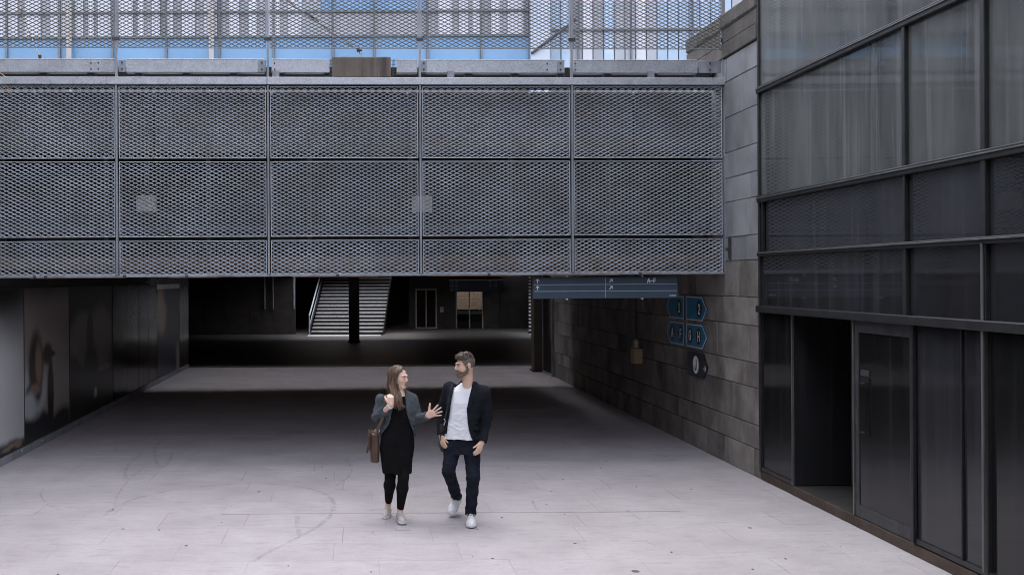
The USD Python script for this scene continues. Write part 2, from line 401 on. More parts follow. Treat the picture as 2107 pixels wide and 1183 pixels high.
for a_, b_ in ((-4.5, -3.2), (-2.6, -1.9), (-.9, .3), (1.0, 2.3), (2.7, 3.7)):
    part('soffit_trim', bx(a_, b_, .02, .05, 2.629, 2.639), bronze, bridge)  # warm glints under the lip, put in as orange strips
for u_ in [p_ + .95 for p_ in posts[:-1]] + [posts[1] + .10, posts[0] + 1.1]:
    part('lip_clamp', bx(u_ - .02, u_ + .02, -.036, .04, 2.632, 2.672), dark_steel, bridge)

# the diamond mesh panels
def expanded(x0, x1, z0, z1, w, h, W=.0205, T=.0030, tau=math.radians(38)):
    nx, nz = max(2, round((x1 - x0) / (w / 2))), max(2, round((z1 - z0) / h))
    w2, h2 = (x1 - x0) / nx, (z1 - z0) / nz
    wd = np.array([0, math.sin(tau), math.cos(tau)]) * W / 2
    nd = np.array([0, -math.cos(tau), math.sin(tau)]) * T / 2
    V, Fc, base = [], [], 0
    xs = x0 + np.arange(nx + 1) * w2
    for j in range(nz):
        zs = z0 + j * h2 + np.where((np.arange(nx + 1) + j) % 2, h2, 0.0)
        c = np.stack([xs, np.zeros(nx + 1), zs], 1)
        k = nx + 1
        V.append(np.vstack([c - wd - nd, c + wd - nd, c + wd + nd, c - wd + nd]))
        i = np.arange(nx) + base
        for a_ in range(4):
            p, q = a_ * k, ((a_ + 1) % 4) * k
            Fc += [np.stack([i + p, i + q + 1, i + q], 1), np.stack([i + p, i + p + 1, i + q + 1], 1)]
        base += 4 * k
    return trimesh.Trimesh(np.vstack(V), np.vstack(Fc), process=False)
rows = [('top', 'of the top row above the edge beam', 5.80, 6.93), ('upper', 'of the row under the capping rail', 4.276, 5.275),
        ('middle', 'of the middle row', 3.192, 4.235), ('lowest', 'of the lowest row', 2.668, 3.142)]
cols = ['leftmost bay', 'second bay from the left', 'third bay from the left', 'fourth bay from the left', 'bay nearest the stone pier']
for rn, rw, z0, z1 in rows:
    for c in range(5):
        a_, b_ = posts[c] + (.030 if rn != 'top' else .026), posts[c + 1] - (.030 if rn != 'top' else .026)
        cx = (a_ + b_) / 2
        o = (BR[0] + cx * math.cos(PHI), BR[1] + cx * math.sin(PHI), z0)
        t = thing('mesh_panel', f'diamond mesh panel {rw}, {cols[c]}', 'mesh panel', o, PHI, 'diamond mesh panels clad on the bridge')
        hw, hh = (b_ - a_) / 2, z1 - z0
        fm = mesh_steel if rn != 'top' else galv_dull
        up_ = rn != 'top'
        part('expanded_mesh', expanded(-hw + .008, hw - .008, .008, hh - .008, .1045, .0262, *((.0190, .003, math.radians(53)) if up_ else (.0125, .0028, math.radians(-35)))), mesh_steel if up_ else silhouette_mesh, t, kind='stuff')
        for s in (-1, 1):
            part('frame_bar', bx(s * hw - s * .009, s * hw, -.014, .014, 0, hh, b=.002), fm, t)
        for zz in (0, hh - .009):
            part('frame_bar', bx(-hw + .009, hw - .009, -.014, .014, zz, zz + .009, b=.002), fm, t)

# things on and behind the bridge edge
u0, u1 = U(683, 140)[0], U(804, 140)[0]
o = (BR[0] + (u0 + u1) / 2 * math.cos(PHI), BR[1] + (u0 + u1) / 2 * math.sin(PHI), 5.394)
t = thing('concrete_block', 'brown stained concrete block standing on the galvanised rail', 'concrete block', o, PHI)
hw = (u1 - u0) / 2
def rough_box(x0, x1, y0, y1, z0, z1, b=.012, step=.05, amp=.004, seed=3):
    m = manifold3d.Manifold.hull_points(bx(x0, x1, y0, y1, z0, z1, b).vertices).refine_to_length(step).to_mesh()
    v = np.array(m.vert_properties[:, :3], float)
    v += (np.stack([meshkit.fbm(v * 9 + k * 11, 3, seed + k) for k in range(3)], 1) - .5) * 2 * amp
    return trimesh.Trimesh(v, m.tri_verts, process=False)
part('block', rough_box(-hw, hw, -.035, .55, 0, .285), block_concrete, t)
part('lug', cat([bx(hw * 0 - .012, .012, .03, .05, .28, .375, b=.003), cyl((0, .02, .355), (0, .06, .355), .02, 10)]), galv, t)
for sx in (-1, 1):
    gx = sx * (hw + .03)
    part('wire_guard', cat([tube([(gx + k * .012 * sx, .06, .02), (gx + k * .012 * sx + .02, .06, .27)], .003, 5) for k in (-1, 0, 1)] +
                           [tube([(gx - .02, .06, z_), (gx + .045, .06, z_)], .003, 5) for z_ in (.05, .10, .15, .20, .25)]), dark_steel, t)

cable_mat = M('steel_cable', (.20, .17, .14), (.34, .30, .26), scale=40, rough=.45, metal=.7)
def cable(p, q, r, sag=.03, twist=True, strands=2):
    p, q = np.asarray(p, float), np.asarray(q, float)
    s = np.linspace(0, 1, 60)[:, None]
    c = p + (q - p) * s - np.array([0, 0, 1]) * (4 * sag * s * (1 - s))
    L_ = np.linalg.norm(q - p)
    d = (q - p) / L_
    a = np.cross(d, (0, 1, 0)); a /= np.linalg.norm(a)
    b = np.cross(d, a)
    return cat([tube(c + r * (np.cos(s * L_ * 14 + k * math.pi) * a + np.sin(s * L_ * 14 + k * math.pi) * b), r, 5) for k in range(strands)])
def bp(px, py, n):
    u, z = U(px, py, n)
    return np.array([BR[0] + u * math.cos(PHI) - n * math.sin(PHI), BR[1] + u * math.sin(PHI) + n * math.cos(PHI), z])
for (a_, b_, lab) in (((742, 107, .07), (560, -25, .5), 'thin twisted steel guy wire anchored on the brown concrete block'),
                      ((737, 103, .07), (585, -5, .75), 'second guy wire from the concrete block, just right of the other'),
                      ((82, 118, .12), (20, -40, .6), 'steel guy wire anchored to the edge beam in the leftmost bay')):
    p_, q_ = bp(*a_), bp(*b_)
    q_ = p_ + (q_ - p_) * 1.5
    o = tuple(p_)
    t = thing('guy_wire', lab, 'wire', o)
    part('strand', cable(np.zeros(3), q_ - p_, .006), cable_mat, t)
    part('clamp', cat([bx(-.02, .02, -.015, .015, -.03, .03, b=.004)]), dark_steel, t)
    mid = (q_ - p_) * .36
    part('turnbuckle', tube([mid * .96, mid * 1.0, mid * 1.10, mid * 1.14], [.006, .014, .014, .006], 8), dark_steel, t)
p_, q_ = bp(-14, 140, -.05), bp(13, 160, -.05)
t = thing('loose_wire', 'frayed golden wire ends bent over the capping rail at the left edge', 'wire', tuple(p_))
part('strand', tube([(0, 0, 0), (q_ - p_) * .6, q_ - p_], .006, 6), bronze, t)
p2 = bp(4, 176, -.06); p3 = bp(24, 198, -.03)
part('strand', tube([p2 - p_, (p2 + p3) / 2 - p_ + (0, 0, .01), p3 - p_], .004, 6), bronze, t)
p2 = bp(9, 174, -.06); p3 = bp(22, 190, -.03)
part('strand', tube([p2 - p_, p3 - p_], .003, 6), bronze, t)

box_mat = M('pale_box_paint', (.42, .40, .37), (.50, .48, .45), scale=6, rough=.5)
for (px, py, lab) in ((300, 419, 'pale square junction box behind the mesh, second bay from the left'),
                      (869, 420, 'pale square junction box behind the mesh, beside the middle post')):
    c_ = bp(px, py, .34)
    t = thing('junction_box', lab, 'junction box', (c_[0], c_[1], c_[2]), PHI, 'junction boxes behind the mesh')
    part('case', bx(-.14, .14, 0, .10, -.115, .115, b=.008), box_mat, t)
    part('lid', bx(-.125, .125, -.008, -.001, -.10, .10, b=.003), box_mat, t)
    part('stem', bx(-.02, .02, .10, .16, -.02, .6), dark_steel, t)

# ------------------------------------------------------------------ rear deck over the far part, with the openings over the stairs
t = thing('rear_deck', 'dark roof deck over the far hall of the underpass', 'roof', (0, 29.3, 0))
part('slab', cat([bx(-13, 15, 0, 11, 2.78, 5.3), bx(-13, 15, 11, 13.6, 2.78, 3.05)]), M('rear_soffit', (.06, .055, .05), (.09, .08, .075), rough=.8), t)
part('slab', cat([bx(-13, -2.9, 13.6, 27.5, 2.78, 3.05), bx(2.7, 7.4, 13.6, 21.6, 2.78, 3.05), bx(2.7, 4.5, 21.6, 27.5, 2.78, 8.6), bx(-5, -2.9, 18.4, 27.5, 3.05, 8.6), bx(10.6, 12.5, 18.4, 27.5, 3.05, 8.6), bx(10.6, 15, 13.6, 27.5, 2.78, 3.05)]), M('rear_soffit', (.06,) * 3), t)
for xa_, xb_ in ((-2.9, 2.7), (7.4, 10.6)):
    part('canopy', hull([(x_, y_, z_ + d_) for x_ in (xa_, xb_) for (y_, z_) in ((18.3, 3.0), (27.5, 8.05)) for d_ in (0, .15)]), soffit, t)  # unseen lid, added to darken the upper steps
for k in range(7):
    part('roof_beam', bx(-5.2, 5.4, -5.1 + k * .74, -4.72 + k * .74, 4.0, 5.2), soffit, t)  # unseen beams added over the deck gap to dim the floor below

# ------------------------------------------------------------------ stone wall on the right
zc = [0, .37, .675, 1.154, 1.477, 1.96, 2.33, 2.82, 3.147, 3.636, 3.97, 4.327, 4.82, 5.318, 5.650]
t = thing('stone_wall', 'weathered ashlar stone wall along the right side of the underpass', 'wall', (5.18, 12.5, 0))
part('backing', cat([bx(.045, .30, .0, 14.4, -.05, 2.76), bx(.045, .30, 0, 2.62, 2.76, 5.65)]), mortar, t)
for i in range(len(zc) - 1):
    y, yend = 0.0, 14.4 if zc[i] < 2.6 else 2.62
    top = min(zc[i + 1], 2.75) if yend > 5 else zc[i + 1]
    spans = []
    y = -rng.uniform(0, .9)
    while y < yend:
        ln = rng.choice((.55, .8, 1.0, 1.25, 1.5, .7, 1.1))
        spans.append((max(y, 0), min(y + ln, yend))); y += ln
    for a_, b_ in spans:
        if b_ - a_ < .03:
            continue
        g = .0035
        pale = zc[i] >= 2.8
        hi_ = zc[i + 1] if a_ < 1.15 and not pale and zc[i + 1] > 2.76 else top
        part('stone_block', bx(rng.uniform(-.003, .003), .05, a_ + g, b_ - g, zc[i] + g, hi_ - g, b=.006), stone_pale if pale else stone, t)
t = thing('concrete_parapet', 'rough board-marked concrete parapet on top of the stone pier', 'parapet', (5.18, 12.5, 5.66))
part('board_course', rough_box(-.03, .5, .0, 2.66, .0, .20, b=.01, step=.07, amp=.006), concrete, t)
part('board_course', rough_box(-.02, .5, .0, 2.66, .205, .40, b=.01, step=.07, amp=.006, seed=9), concrete, t)
part('board_course', rough_box(-.04, .5, .0, 2.66, .405, .62, b=.025, step=.06, amp=.012, seed=15), concrete, t)
part('drip_bracket', hull([(-.05, 1.35, -.02), (-.05, 1.75, -.02), (-.05, 1.5, -.16), (-.02, 1.35, -.02), (-.02, 1.75, -.02), (-.02, 1.5, -.16)]), dark_steel, t)
t = thing('wall_bracket', 'black steel bracket on the stone pier beside the mesh end', 'bracket', (5.17, 13.46, 2.86))
part('plate', bx(-.015, .01, -.03, .03, -.02, .28, b=.004), dark_steel, t)
part('arm', bx(-.06, -.015, -.015, .015, .10, .14, b=.004), dark_steel, t)

# ------------------------------------------------------------------ dark glass building on the right
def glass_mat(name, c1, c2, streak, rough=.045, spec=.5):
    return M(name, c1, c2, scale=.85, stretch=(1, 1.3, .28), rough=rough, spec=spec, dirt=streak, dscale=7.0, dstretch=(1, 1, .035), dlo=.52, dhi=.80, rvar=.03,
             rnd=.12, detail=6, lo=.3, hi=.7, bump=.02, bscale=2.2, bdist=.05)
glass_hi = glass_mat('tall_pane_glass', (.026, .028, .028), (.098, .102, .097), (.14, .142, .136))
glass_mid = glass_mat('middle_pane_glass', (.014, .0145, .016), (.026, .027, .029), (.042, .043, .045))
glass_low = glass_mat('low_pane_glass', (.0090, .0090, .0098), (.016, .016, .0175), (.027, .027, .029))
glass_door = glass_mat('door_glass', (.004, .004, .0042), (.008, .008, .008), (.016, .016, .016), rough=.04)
frame_dark = M('window_frame', (.012, .012, .013), (.022, .022, .022), scale=8, rough=.4, metal=.2)
frame_pale = M('pale_trim', (.075, .075, .075), (.14, .14, .135), scale=7, stretch=(1, 1, .2), rough=.45, metal=.4)
plinth_mat = M('rusty_plinth', (.045, .030, .021), (.075, .052, .038), scale=3, rough=.85, dirt=(.03, .022, .018), dscale=4, bump=.4, bscale=40)
t = thing('glass_building', 'dark glass curtain-wall building with a recessed entrance on the right', 'building', (5.18, 0, 0))
yc, ya, yb, yd = 12.47, 9.14, 7.985, 6.75
Z1, Z2, Z3, Z4 = 4.98, 3.588, 2.888, 2.195
def pane(y0, y1, z0, z1, m, tilt=.0):
    y0, y1 = min(y0, y1), max(y0, y1)
    q = bx(.006, .03, y0 + .02, y1 - .02, z0 + .02, z1 - .02)
    q.vertices[:, 0] += tilt * (q.vertices[:, 1] - (y0 + y1) / 2)
    return part('pane', q, m, t)
ends = [yc, ya, yb, yd, 5.2, 3.6, 2.0]
for a_, b_ in zip(ends[:-1], ends[1:]):
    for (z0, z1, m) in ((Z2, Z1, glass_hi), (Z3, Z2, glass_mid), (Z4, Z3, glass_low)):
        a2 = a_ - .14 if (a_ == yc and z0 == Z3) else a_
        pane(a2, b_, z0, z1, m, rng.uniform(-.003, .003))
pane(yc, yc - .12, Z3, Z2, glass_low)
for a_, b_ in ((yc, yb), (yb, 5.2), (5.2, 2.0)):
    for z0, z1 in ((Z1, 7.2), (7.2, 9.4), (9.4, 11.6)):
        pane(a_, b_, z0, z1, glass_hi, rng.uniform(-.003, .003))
def transom(z, w=.045, d=.05):
    tr = part('transom', bx(-d, .004, 2.0, yc, z - w, z + w, b=.008), frame_dark, t)
    part('glazing_bead', bx(-d - .014, -d, 2.0, yc - .01, z + .004, z + .016, b=.002), frame_pale, tr)
for z in (Z1, Z2, Z3, 7.2, 9.4, 11.6):
    transom(z, .042 if z != Z3 else .03)
part('transom', bx(-.07, .004, 2.0, yc, Z4 - .05, Z4 + .035, b=.008), frame_dark, t)
part('corner_post', bx(-.02, .04, yc - .02, yc + .03, .1, 11.6, b=.006), frame_dark, t)
def mullion(y, z0, z1, w=.026, m=frame_dark, d=.035):
    part('mullion', bx(-d, .005, y - w, y + w, z0, z1, b=.005), m, t)
mullion(yb, Z4, 11.6, .03)
mullion(ya, Z2, Z1); mullion(ya, Z3, Z2, .018); mullion(ya, Z4, Z3, .03)
mullion(yc - .13, Z3, Z2, .012)
for y in (yd, 5.2, 3.6):
    mullion(y, Z4, Z1 if y != 5.2 else 11.6)
part('mullion_cap', bx(-.05, -.036, yb - .014, yb + .014, .16, Z3, b=.003), frame_pale, t)
# ground floor: end pane, recess, door, panes
y1_, y2_, y3_ = 11.56, 10.15, 9.03
zt = 2.145
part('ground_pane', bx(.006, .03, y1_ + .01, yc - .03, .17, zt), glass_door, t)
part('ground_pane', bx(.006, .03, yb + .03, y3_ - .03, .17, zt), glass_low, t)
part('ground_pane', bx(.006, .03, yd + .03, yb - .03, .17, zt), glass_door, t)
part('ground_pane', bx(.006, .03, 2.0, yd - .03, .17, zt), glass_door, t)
part('base_rail', cat([bx(-.012, .03, y1_, yc, .12, .17, b=.004), bx(-.012, .03, 2.0, y3_, .12, .17, b=.004)]), frame_dark, t)
part('trim', bx(-.016, .012, y1_ - .006, y1_ + .012, .11, zt, b=.002), frame_pale, t)
part('reveal', bx(.012, .70, y1_ - .004, y1_ + .02, .12, zt), glass_low, t)
part('reveal_trim', bx(.69, .72, y1_ - .02, y1_, .12, zt, b=.003), frame_pale, t)
part('inner_door', bx(.72, .75, y2_, y1_, .12, zt), glass_door, t)
part('recess_ceiling', bx(.0, .75, y2_, y1_, zt, zt + .05), frame_dark, t)
part('threshold', bx(.0, .75, y3_, y1_, .0, .112, b=.01), M('threshold_concrete', (.016, .015, .014), (.028, .026, .024), rough=.85), t)
part('trim', bx(-.014, .02, y2_ - .022, y2_ - .002, .11, zt, b=.003), frame_pale, t)
d_ = part('door', bx(.012, .035, y3_ + .09, y2_ - .10, .24, 2.02), glass_door, t)
part('door_frame', cat([bx(.0, .045, y2_ - .10, y2_ - .035, .115, zt, b=.004), bx(.0, .045, y3_ + .03, y3_ + .09, .115, zt, b=.004),
                        bx(.0, .045, y3_ + .09, y2_ - .10, .115, .24, b=.004), bx(.0, .045, y3_ + .09, y2_ - .10, 2.02, zt, b=.004)]), dark_steel, d_)
part('pull_handle', cat([tube([(-.05, y2_ - .19, .95), (-.05, y2_ - .19, 1.55)], .013, 8), cyl((-.05, y2_ - .19, 1.0), (.02, y2_ - .19, 1.0), .009, 8),
                         cyl((-.05, y2_ - .19, 1.5), (.02, y2_ - .19, 1.5), .009, 8)]), dark_steel, d_)
part('push_plate', bx(-.0, .012, y2_ - .30, y2_ - .14, 1.58, 1.64, b=.003), dark_steel, d_)
mullion(y3_, .12, zt, .02); mullion(yb, .12, zt, .02, frame_dark, .02); mullion(yb + .33, .17, zt, .008, frame_dark, .02)
part('plinth', cat([rough_box(-.005, .05, y1_ + .0, yc, 0, .12, b=.006, step=.08, amp=.004), rough_box(-.01, .05, 2.0, y1_, 0, .108, b=.006, step=.12, amp=.004)]), plinth_mat, t)
part('core_wall', cat([bx(.032, 8, 2.0, y3_, 0, 11.7), bx(.77, 8, y3_, 12.45, 0, 11.7), bx(.046, .77, y3_, y2_, .12, zt), bx(.032, .77, y1_ + .02, 12.45, 0, 11.7),
                       bx(.032, .77, y3_, y1_ + .02, zt + .05, 11.7)]), black_void, t)

# ------------------------------------------------------------------ printed wall on the left
WX = -5.015
panel_gloss = M('glossy_dark_panel', (.008, .0065, .006), (.014, .012, .011), scale=1.3, stretch=(1, 1, .4), rough=.16, spec=.14, rvar=.04, dirt=(.028, .022, .018), dscale=3,
                dstretch=(1, 1, .12), dlo=.55, dhi=.8, rnd=.2)
t = thing('lined_wall', 'wall lined with dark glossy panels along the left side of the underpass', 'wall', (WX, 6, 0))
part('backing', bx(-.25, -.05, 0, 22.9, -.05, 2.76), black_void, t)
part('upper_wall', bx(-.25, -.0, 0, 7.6, 2.52, 5.25), concrete, t)
part('head_strip', bx(-.05, .004, 7.62, 22.9, 2.50, 2.74), black_void, t)
part('head_trim', bx(-.05, .012, 5.0, 22.9, 2.485, 2.50, b=.003), dark_steel, t)
edges = [13.9 + 6 - 6, 15.15, 16.45, 17.9, 18.25, 19.7, 21.1, 22.9]
ys = [13.95, 15.2, 16.3, 17.35, 18.25, 19.2, 19.85, 20.6, 21.3, 22.1, 22.9]
for a_, b_ in zip(ys[:-1], ys[1:]):
    part('wall_panel', bx(-.05, rng.uniform(-.002, .002), a_ + .005, b_ - .005, .125, 2.485, b=.003), panel_gloss, t)
part('wall_panel', bx(-.05, -.0, 0, 5.2, .125, 2.485), panel_gloss, t)
sk = part('skirting', cat([bx(-.06, .015, 0, 22.9, .0, .115, b=.006)]), galv_dull, t)
for y in np.arange(5.6, 22.9, .95):
    part('bolt', cat([cyl((.014, y, .075), (.034, y, .075), .016, 8)]), galv, sk)
part('end_cap', bx(-.25, .004, 22.9, 22.96, 0, 2.74), panel_gloss, t)
t_lit = part('lintel', bx(-.25, .02, 18.35, 21.4, 2.36, 2.484, b=.005), M('painted_lit_tone', (.22, .22, .22), (.3, .3, .3), rough=.8), t)  # pale strip: light from the deck gap on the wall, put in as colour

def poster(lab, y0, y1, bg, blobs, z0=.125, z1=2.485):
    """blobs in photograph pixels: (x, y, radius x, radius y, ink, softness)."""
    yc_ = (y0 + y1) / 2
    t = thing('poster', lab, 'poster', (WX, yc_, 0))
    out = []
    for px, py, rx, ry, c, soft in blobs:
        a_, b_, c_ = at_x(px, py, WX), at_x(px + rx, py, WX), at_x(px, py + ry, WX)
        out.append((a_[1] - yc_, a_[2], abs(b_[1] - a_[1]), abs(c_[2] - a_[2]), INK[c], soft))
    m = print_mat('print_' + str(len(_mats)), INK[bg], out); _mats['print_' + str(len(_mats))] = m
    part('sheet', bx(-.05, .004, y0 - yc_ + .004, y1 - yc_ - .004, z0, z1, b=.002), m, t)
    part('joint_strip', bx(-.02, .012, y1 - yc_ - .012, y1 - yc_ + .006, z0, z1, b=.003), dark_steel, t)
INK = dict(white=(.44, .44, .445), warm=(.27, .23, .21), hair=(.030, .020, .016), skin=(.24, .155, .115), black=(.008, .008, .008), shirt=(.40, .41, .44), dusk=(.20, .165, .145),
           navy=(.012, .016, .026), tan=(.17, .12, .085))
def el(cx, cy, rx, ry, n=28, tilt=0.0):
    a = np.linspace(0, 2 * np.pi, n, endpoint=False)
    return [(cx + rx * math.cos(k) + tilt * ry * math.sin(k), cy + ry * math.sin(k)) for k in a]
poster('large faded white printed panel at the left edge of the picture', 11.2, 14.62, 'white',
       [(10, 975, 90, 62, 'black', .12), (18, 921, 14, 5, 'tan', .4), (37, 912, 8, 8, 'tan', .4), (0, 575, 80, 110, 'black', .65)])  # last blob: shading at the top of the panel, put into the print
poster('printed panel with a long-haired figure holding up a camera', 14.62, 16.92, 'warm',
       [(95, 545, 75, 65, 'black', .5), (72, 905, 40, 62, 'black', .15), (128, 905, 30, 70, 'black', .2), (72, 800, 24, 55, 'shirt', .3), (74, 755, 15, 75, 'hair', .3), (79, 748, 6.5, 42, 'skin', .4), (68, 806, 15, 18, 'hair', .4),
        (72, 800, 10, 12, 'skin', .5), (97, 728, 10, 22, 'hair', .35), (106, 728, 7, 6, 'hair', .4), (104, 810, 6.5, 78, 'black', .3), (60, 835, 14, 25, 'shirt', .4)])
poster('printed panel with a dark tapering figure against a pale patch', 16.92, 19.94, 'black',
       [(172, 695, 27, 52, 'dusk', .3), (208, 690, 22, 60, 'dusk', .35), (185, 685, 7, 42, 'black', .25), (187, 770, 15, 70, 'black', .3), (152, 765, 14, 25, 'black', .4), (214, 755, 12, 7, 'dusk', .5), (196, 808, 3, 10, 'shirt', .5)])
poster('printed panel with a navy lower half and torn pale edge', 24.4, 27.4, 'black',
       [(345, 740, 26, 48, 'navy', .2), (332, 640, 10, 50, 'tan', .3), (366, 735, 4, 32, 'dusk', .4), (352, 610, 14, 22, 'navy', .3)])  # tan column: a reflection of the far hall, put into the print

t = thing('security_camera', 'small security camera under the soffit above the left wall', 'camera', tuple(at(307, 580, 21.5)))
part('body', tube([(-.08, .05, -.01), (.06, -.05, -.05)], .032, 10), M('camera_shell', (.3, .3, .31), rough=.4), t)
part('arm', tube([(0, 0, .02), (0, .02, .12)], .012, 8), dark_steel, t)
part('dome', trimesh.creation.icosphere(2, .035).apply_translation((.17, 0, .02)), M('camera_shell', (.3, .3, .31)), t, smooth=True)

# ------------------------------------------------------------------ far hall
t = thing('hall_wall', 'dark tiled end wall of the far hall with lift and glazed door', 'wall', (0, 50.5, 0))
def tiled(x0, x1, hole=None):
    xs = np.arange(x0, x1, 1.2)
    for a_ in xs:
        b_ = min(a_ + 1.2, x1)
        part('tile', bx(a_ + .006, b_ - .006, 0, .06, 0.0, 2.78, b=.004), dark_wall, t)
lift0, lift1 = at(855, 640, 50.5)[0], at(899, 640, 50.5)[0]
dr0, dr1 = at(938, 640, 50.5)[0], at(994, 640, 50.5)[0]
for a_, b_ in ((2.72, lift0), (lift1, dr0), (dr1, 7.4), (10.6, 14)):
    tiled(a_, b_)
part('tile', bx(lift0, lift1, 0, .06, 2.1, 2.78), dark_wall, t)
part('tile', bx(dr0, dr1, 0, .06, 2.06, 2.78), dark_wall, t)
part('backing', cat([bx(2.7, dr0, .06, .3, 0, 2.78), bx(dr1, 14, .06, .3, 0, 2.78)]), black_void, t)
t = thing('hall_wall', 'dark tiled wall on the left of the stairs in the far hall', 'wall', (0, 46.2, 0))
for a_ in np.arange(-12.0, -3.0, 1.15):
    part('tile', bx(a_ + .006, min(a_ + 1.15, -2.9) - .006, 0, .06, 0, 2.78, b=.004), dark_wall, t)
for px, w_ in ((545, 3), (562, 2), (605, 4)):
    x_ = at(px, 620, 46.2)[0]
    part('pipe', tube([(x_, -.06, 1.2), (x_, -.06, 2.75)], .03, 8), galv_dull, t)
t = thing('hall_side_walls', 'dark side walls closing the far hall of the underpass', 'wall', (0, 28.7, 0))
part('left_return', bx(-12.4, -5.3, 0, .25, 0, 5.25), black_void, t)
part('right_return', bx(5.5, 14.4, 0, .25, 0, 5.25), black_void, t)
part('side_panel', bx(-12.4, -12.2, .25, 28, 0, 5.25), black_void, t)
part('side_panel', bx(14.2, 14.4, .25, 28, 0, 5.25), black_void, t)
part('end_panel', bx(-12.2, 14.2, 28, 28.3, 0, 9), black_void, t)

lit_frame = M('lift_frame', (.42, .36, .30), (.52, .46, .40), scale=6, rough=.35, metal=.4)
t = thing('lift', 'lift doors in a pale steel frame in the dark end wall', 'lift', ((lift0 + lift1) / 2, 50.5, 0))
hw = (lift1 - lift0) / 2
part('frame', cat([bx(-hw, -hw + .07, -.03, .05, 0, 2.08, b=.006), bx(hw - .07, hw, -.03, .05, 0, 2.08, b=.006), bx(-hw + .07, hw - .07, -.03, .05, 2.0, 2.08, b=.006),
                   bx(-hw + .07, hw - .07, -.03, .05, 0, .07, b=.006)]), lit_frame, t)
for s in (-1, 1):
    d_ = part('door', bx(s * .03, s * (hw - .07), .0, .03, .07, 2.0), panel_gloss, t)
    part('door_stile', bx(s * .0, s * .03, -.012, .03, .07, 2.0, b=.003), lit_frame, d_)
t = thing('call_panel', 'small steel call panel beside the lift doors', 'call panel', tuple(at(909, 637, 50.46)))
part('plate', bx(-.09, .09, -.02, .03, -.13, .13, b=.006), lit_frame, t)
part('button', cyl((0, -.03, .03), (0, -.02, .03), .03, 12), dark_steel, t)
glass_clear = usdkit.material(stage, '/World/Looks/clear_glass', {
    'f': ('fresnel', {'IOR': 1.5}), 't': ('transparent_bsdf', {'color': (.93, .95, .95)}), 'g': ('glossy_bsdf', {'roughness': .02}), 'm': ('mix_closure', {})},
    [('f.fac', 'm.fac'), ('t.BSDF', 'm.closure1'), ('g.BSDF', 'm.closure2')], surface='m.closure')
t = thing('glazed_door', 'glazed double door with bright brickwork behind it', 'door', ((dr0 + dr1) / 2, 50.5, 0))
hw = (dr1 - dr0) / 2
part('frame', cat([bx(-hw, -hw + .06, -.03, .05, 0, 2.06, b=.006), bx(hw - .06, hw, -.03, .05, 0, 2.06, b=.006), bx(-hw + .06, hw - .06, -.03, .05, 2.0, 2.06, b=.006),
                   bx(-.03, .03, -.02, .05, 0, 2.0, b=.006)]), lit_frame, t)
part('pane', bx(-hw + .06, -.03, .0, .02, .0, 2.0), glass_clear, t)
part('pane', bx(.03, hw - .06, .0, .02, .0, 2.0), glass_clear, t)
part('door_panel', bx(-hw + .06, hw - .06, .03, .05, 0, .75), black_void, t)
part('pull_handle', bx(hw - .20, hw - .17, -.08, -.03, .95, 1.25, b=.004), galv, t)
t = thing('brick_wall', 'sunlit brown brick wall seen through the glazed door', 'wall', (6.0, 53.2, 0))
brick_mat = M('warm_brick', (.42, .27, .17), (.58, .40, .27), scale=9, rough=.8, rnd=.12)
part('backing', bx(-1.6, 2.0, .05, .3, 0, 4.9), mortar, t)
for r in range(34):
    for c in range(-5, 8):
        x0 = c * .25 + (r % 2) * .125
        if x0 + .24 > 1.98:
            continue
        part('brick', bx(x0 - .24, x0, 0, .06, .9 + r * .085, .9 + r * .085 + .075), brick_mat, t)

# stairs
marble = M('stair_stone', (.52, .50, .49), (.60, .58, .57), scale=3, rough=.5)
riser_m = M('stair_riser', (.018, .015, .013), (.03, .026, .022), scale=3, rough=.7)
def stairs(name, lab, x0, y0, w, n, yaw, rail=True):
    t = thing(name, lab, 'staircase', (x0, y0, 0), yaw)
    for i in range(n):
        z = .165 * (i + 1)
        st = part('step', bx(0, w, .30 * i, .30 * (i + 1) + .02, 0 if i < 3 else z - .5, z - .03), riser_m, t)
        part('tread', bx(0, w, .30 * i - .02, .30 * (i + 1), z - .03, z, b=.004), marble, st)
    if rail:
        rl = [(-.06, -.1, .9), (-.06, .30 * n, .9 + .165 * n)]
        rl = part('handrail', cat([tube(rl, .035, 8), tube([(-.06, -.1, 0), (-.06, -.1, .9)], .03, 8), tube([(-.06, -.1, .45), (-.06, .3 * n, .45 + .165 * n)], .02, 8)]), galv, t)
        part('stringer', hull([(-.12, 0, 0), (-.12, .3 * n, .165 * n), (-.12, .3 * n, .165 * n + .3), (-.12, 0, .25), (-.08, 0, 0), (-.08, .3 * n, .165 * n), (-.08, .3 * n, .165 * n + .3), (-.08, 0, .25)]), dark_steel, t)
    return t
x0 = at(640, 688, 45.5)[0]; x1 = at(788, 688, 45.5)[0]
st = stairs('staircase', 'wide stone staircase rising behind the dark pillar at the far end', x0, 45.5, x1 - x0, 28, -math.radians(6.5))
part('handrail', tube([((x1 - x0) * .52, 0, .95), ((x1 - x0) * .52, 8.4, .95 + 4.6)], .03, 8), dark_steel, st)
stairs('staircase', 'narrow strip of a second staircase at the right of the far hall', 8.02, 45.4, 2.4, 28, -math.radians(10.2), rail=False)
solo('landing_strip', bx(x0 - .12, x1 - .12, 44.35, 45.46, -.005, .006), marble, 'pale strip painted as a sun patch on the floor before the wide staircase', 'painted sun patch')  # white strip stands for a patch of sun on the floor
solo('landing_strip', bx(8.02, 10.4, 44.35, 45.38, -.005, .006), marble, 'pale strip painted as a sun patch on the floor before the second staircase', 'painted sun patch')  # light on the floor given as a white strip here too
t = thing('pillar', 'square dark pillar standing before the wide staircase', 'pillar', tuple(at(729, 700, 40.3) * (1, 1, 0)))
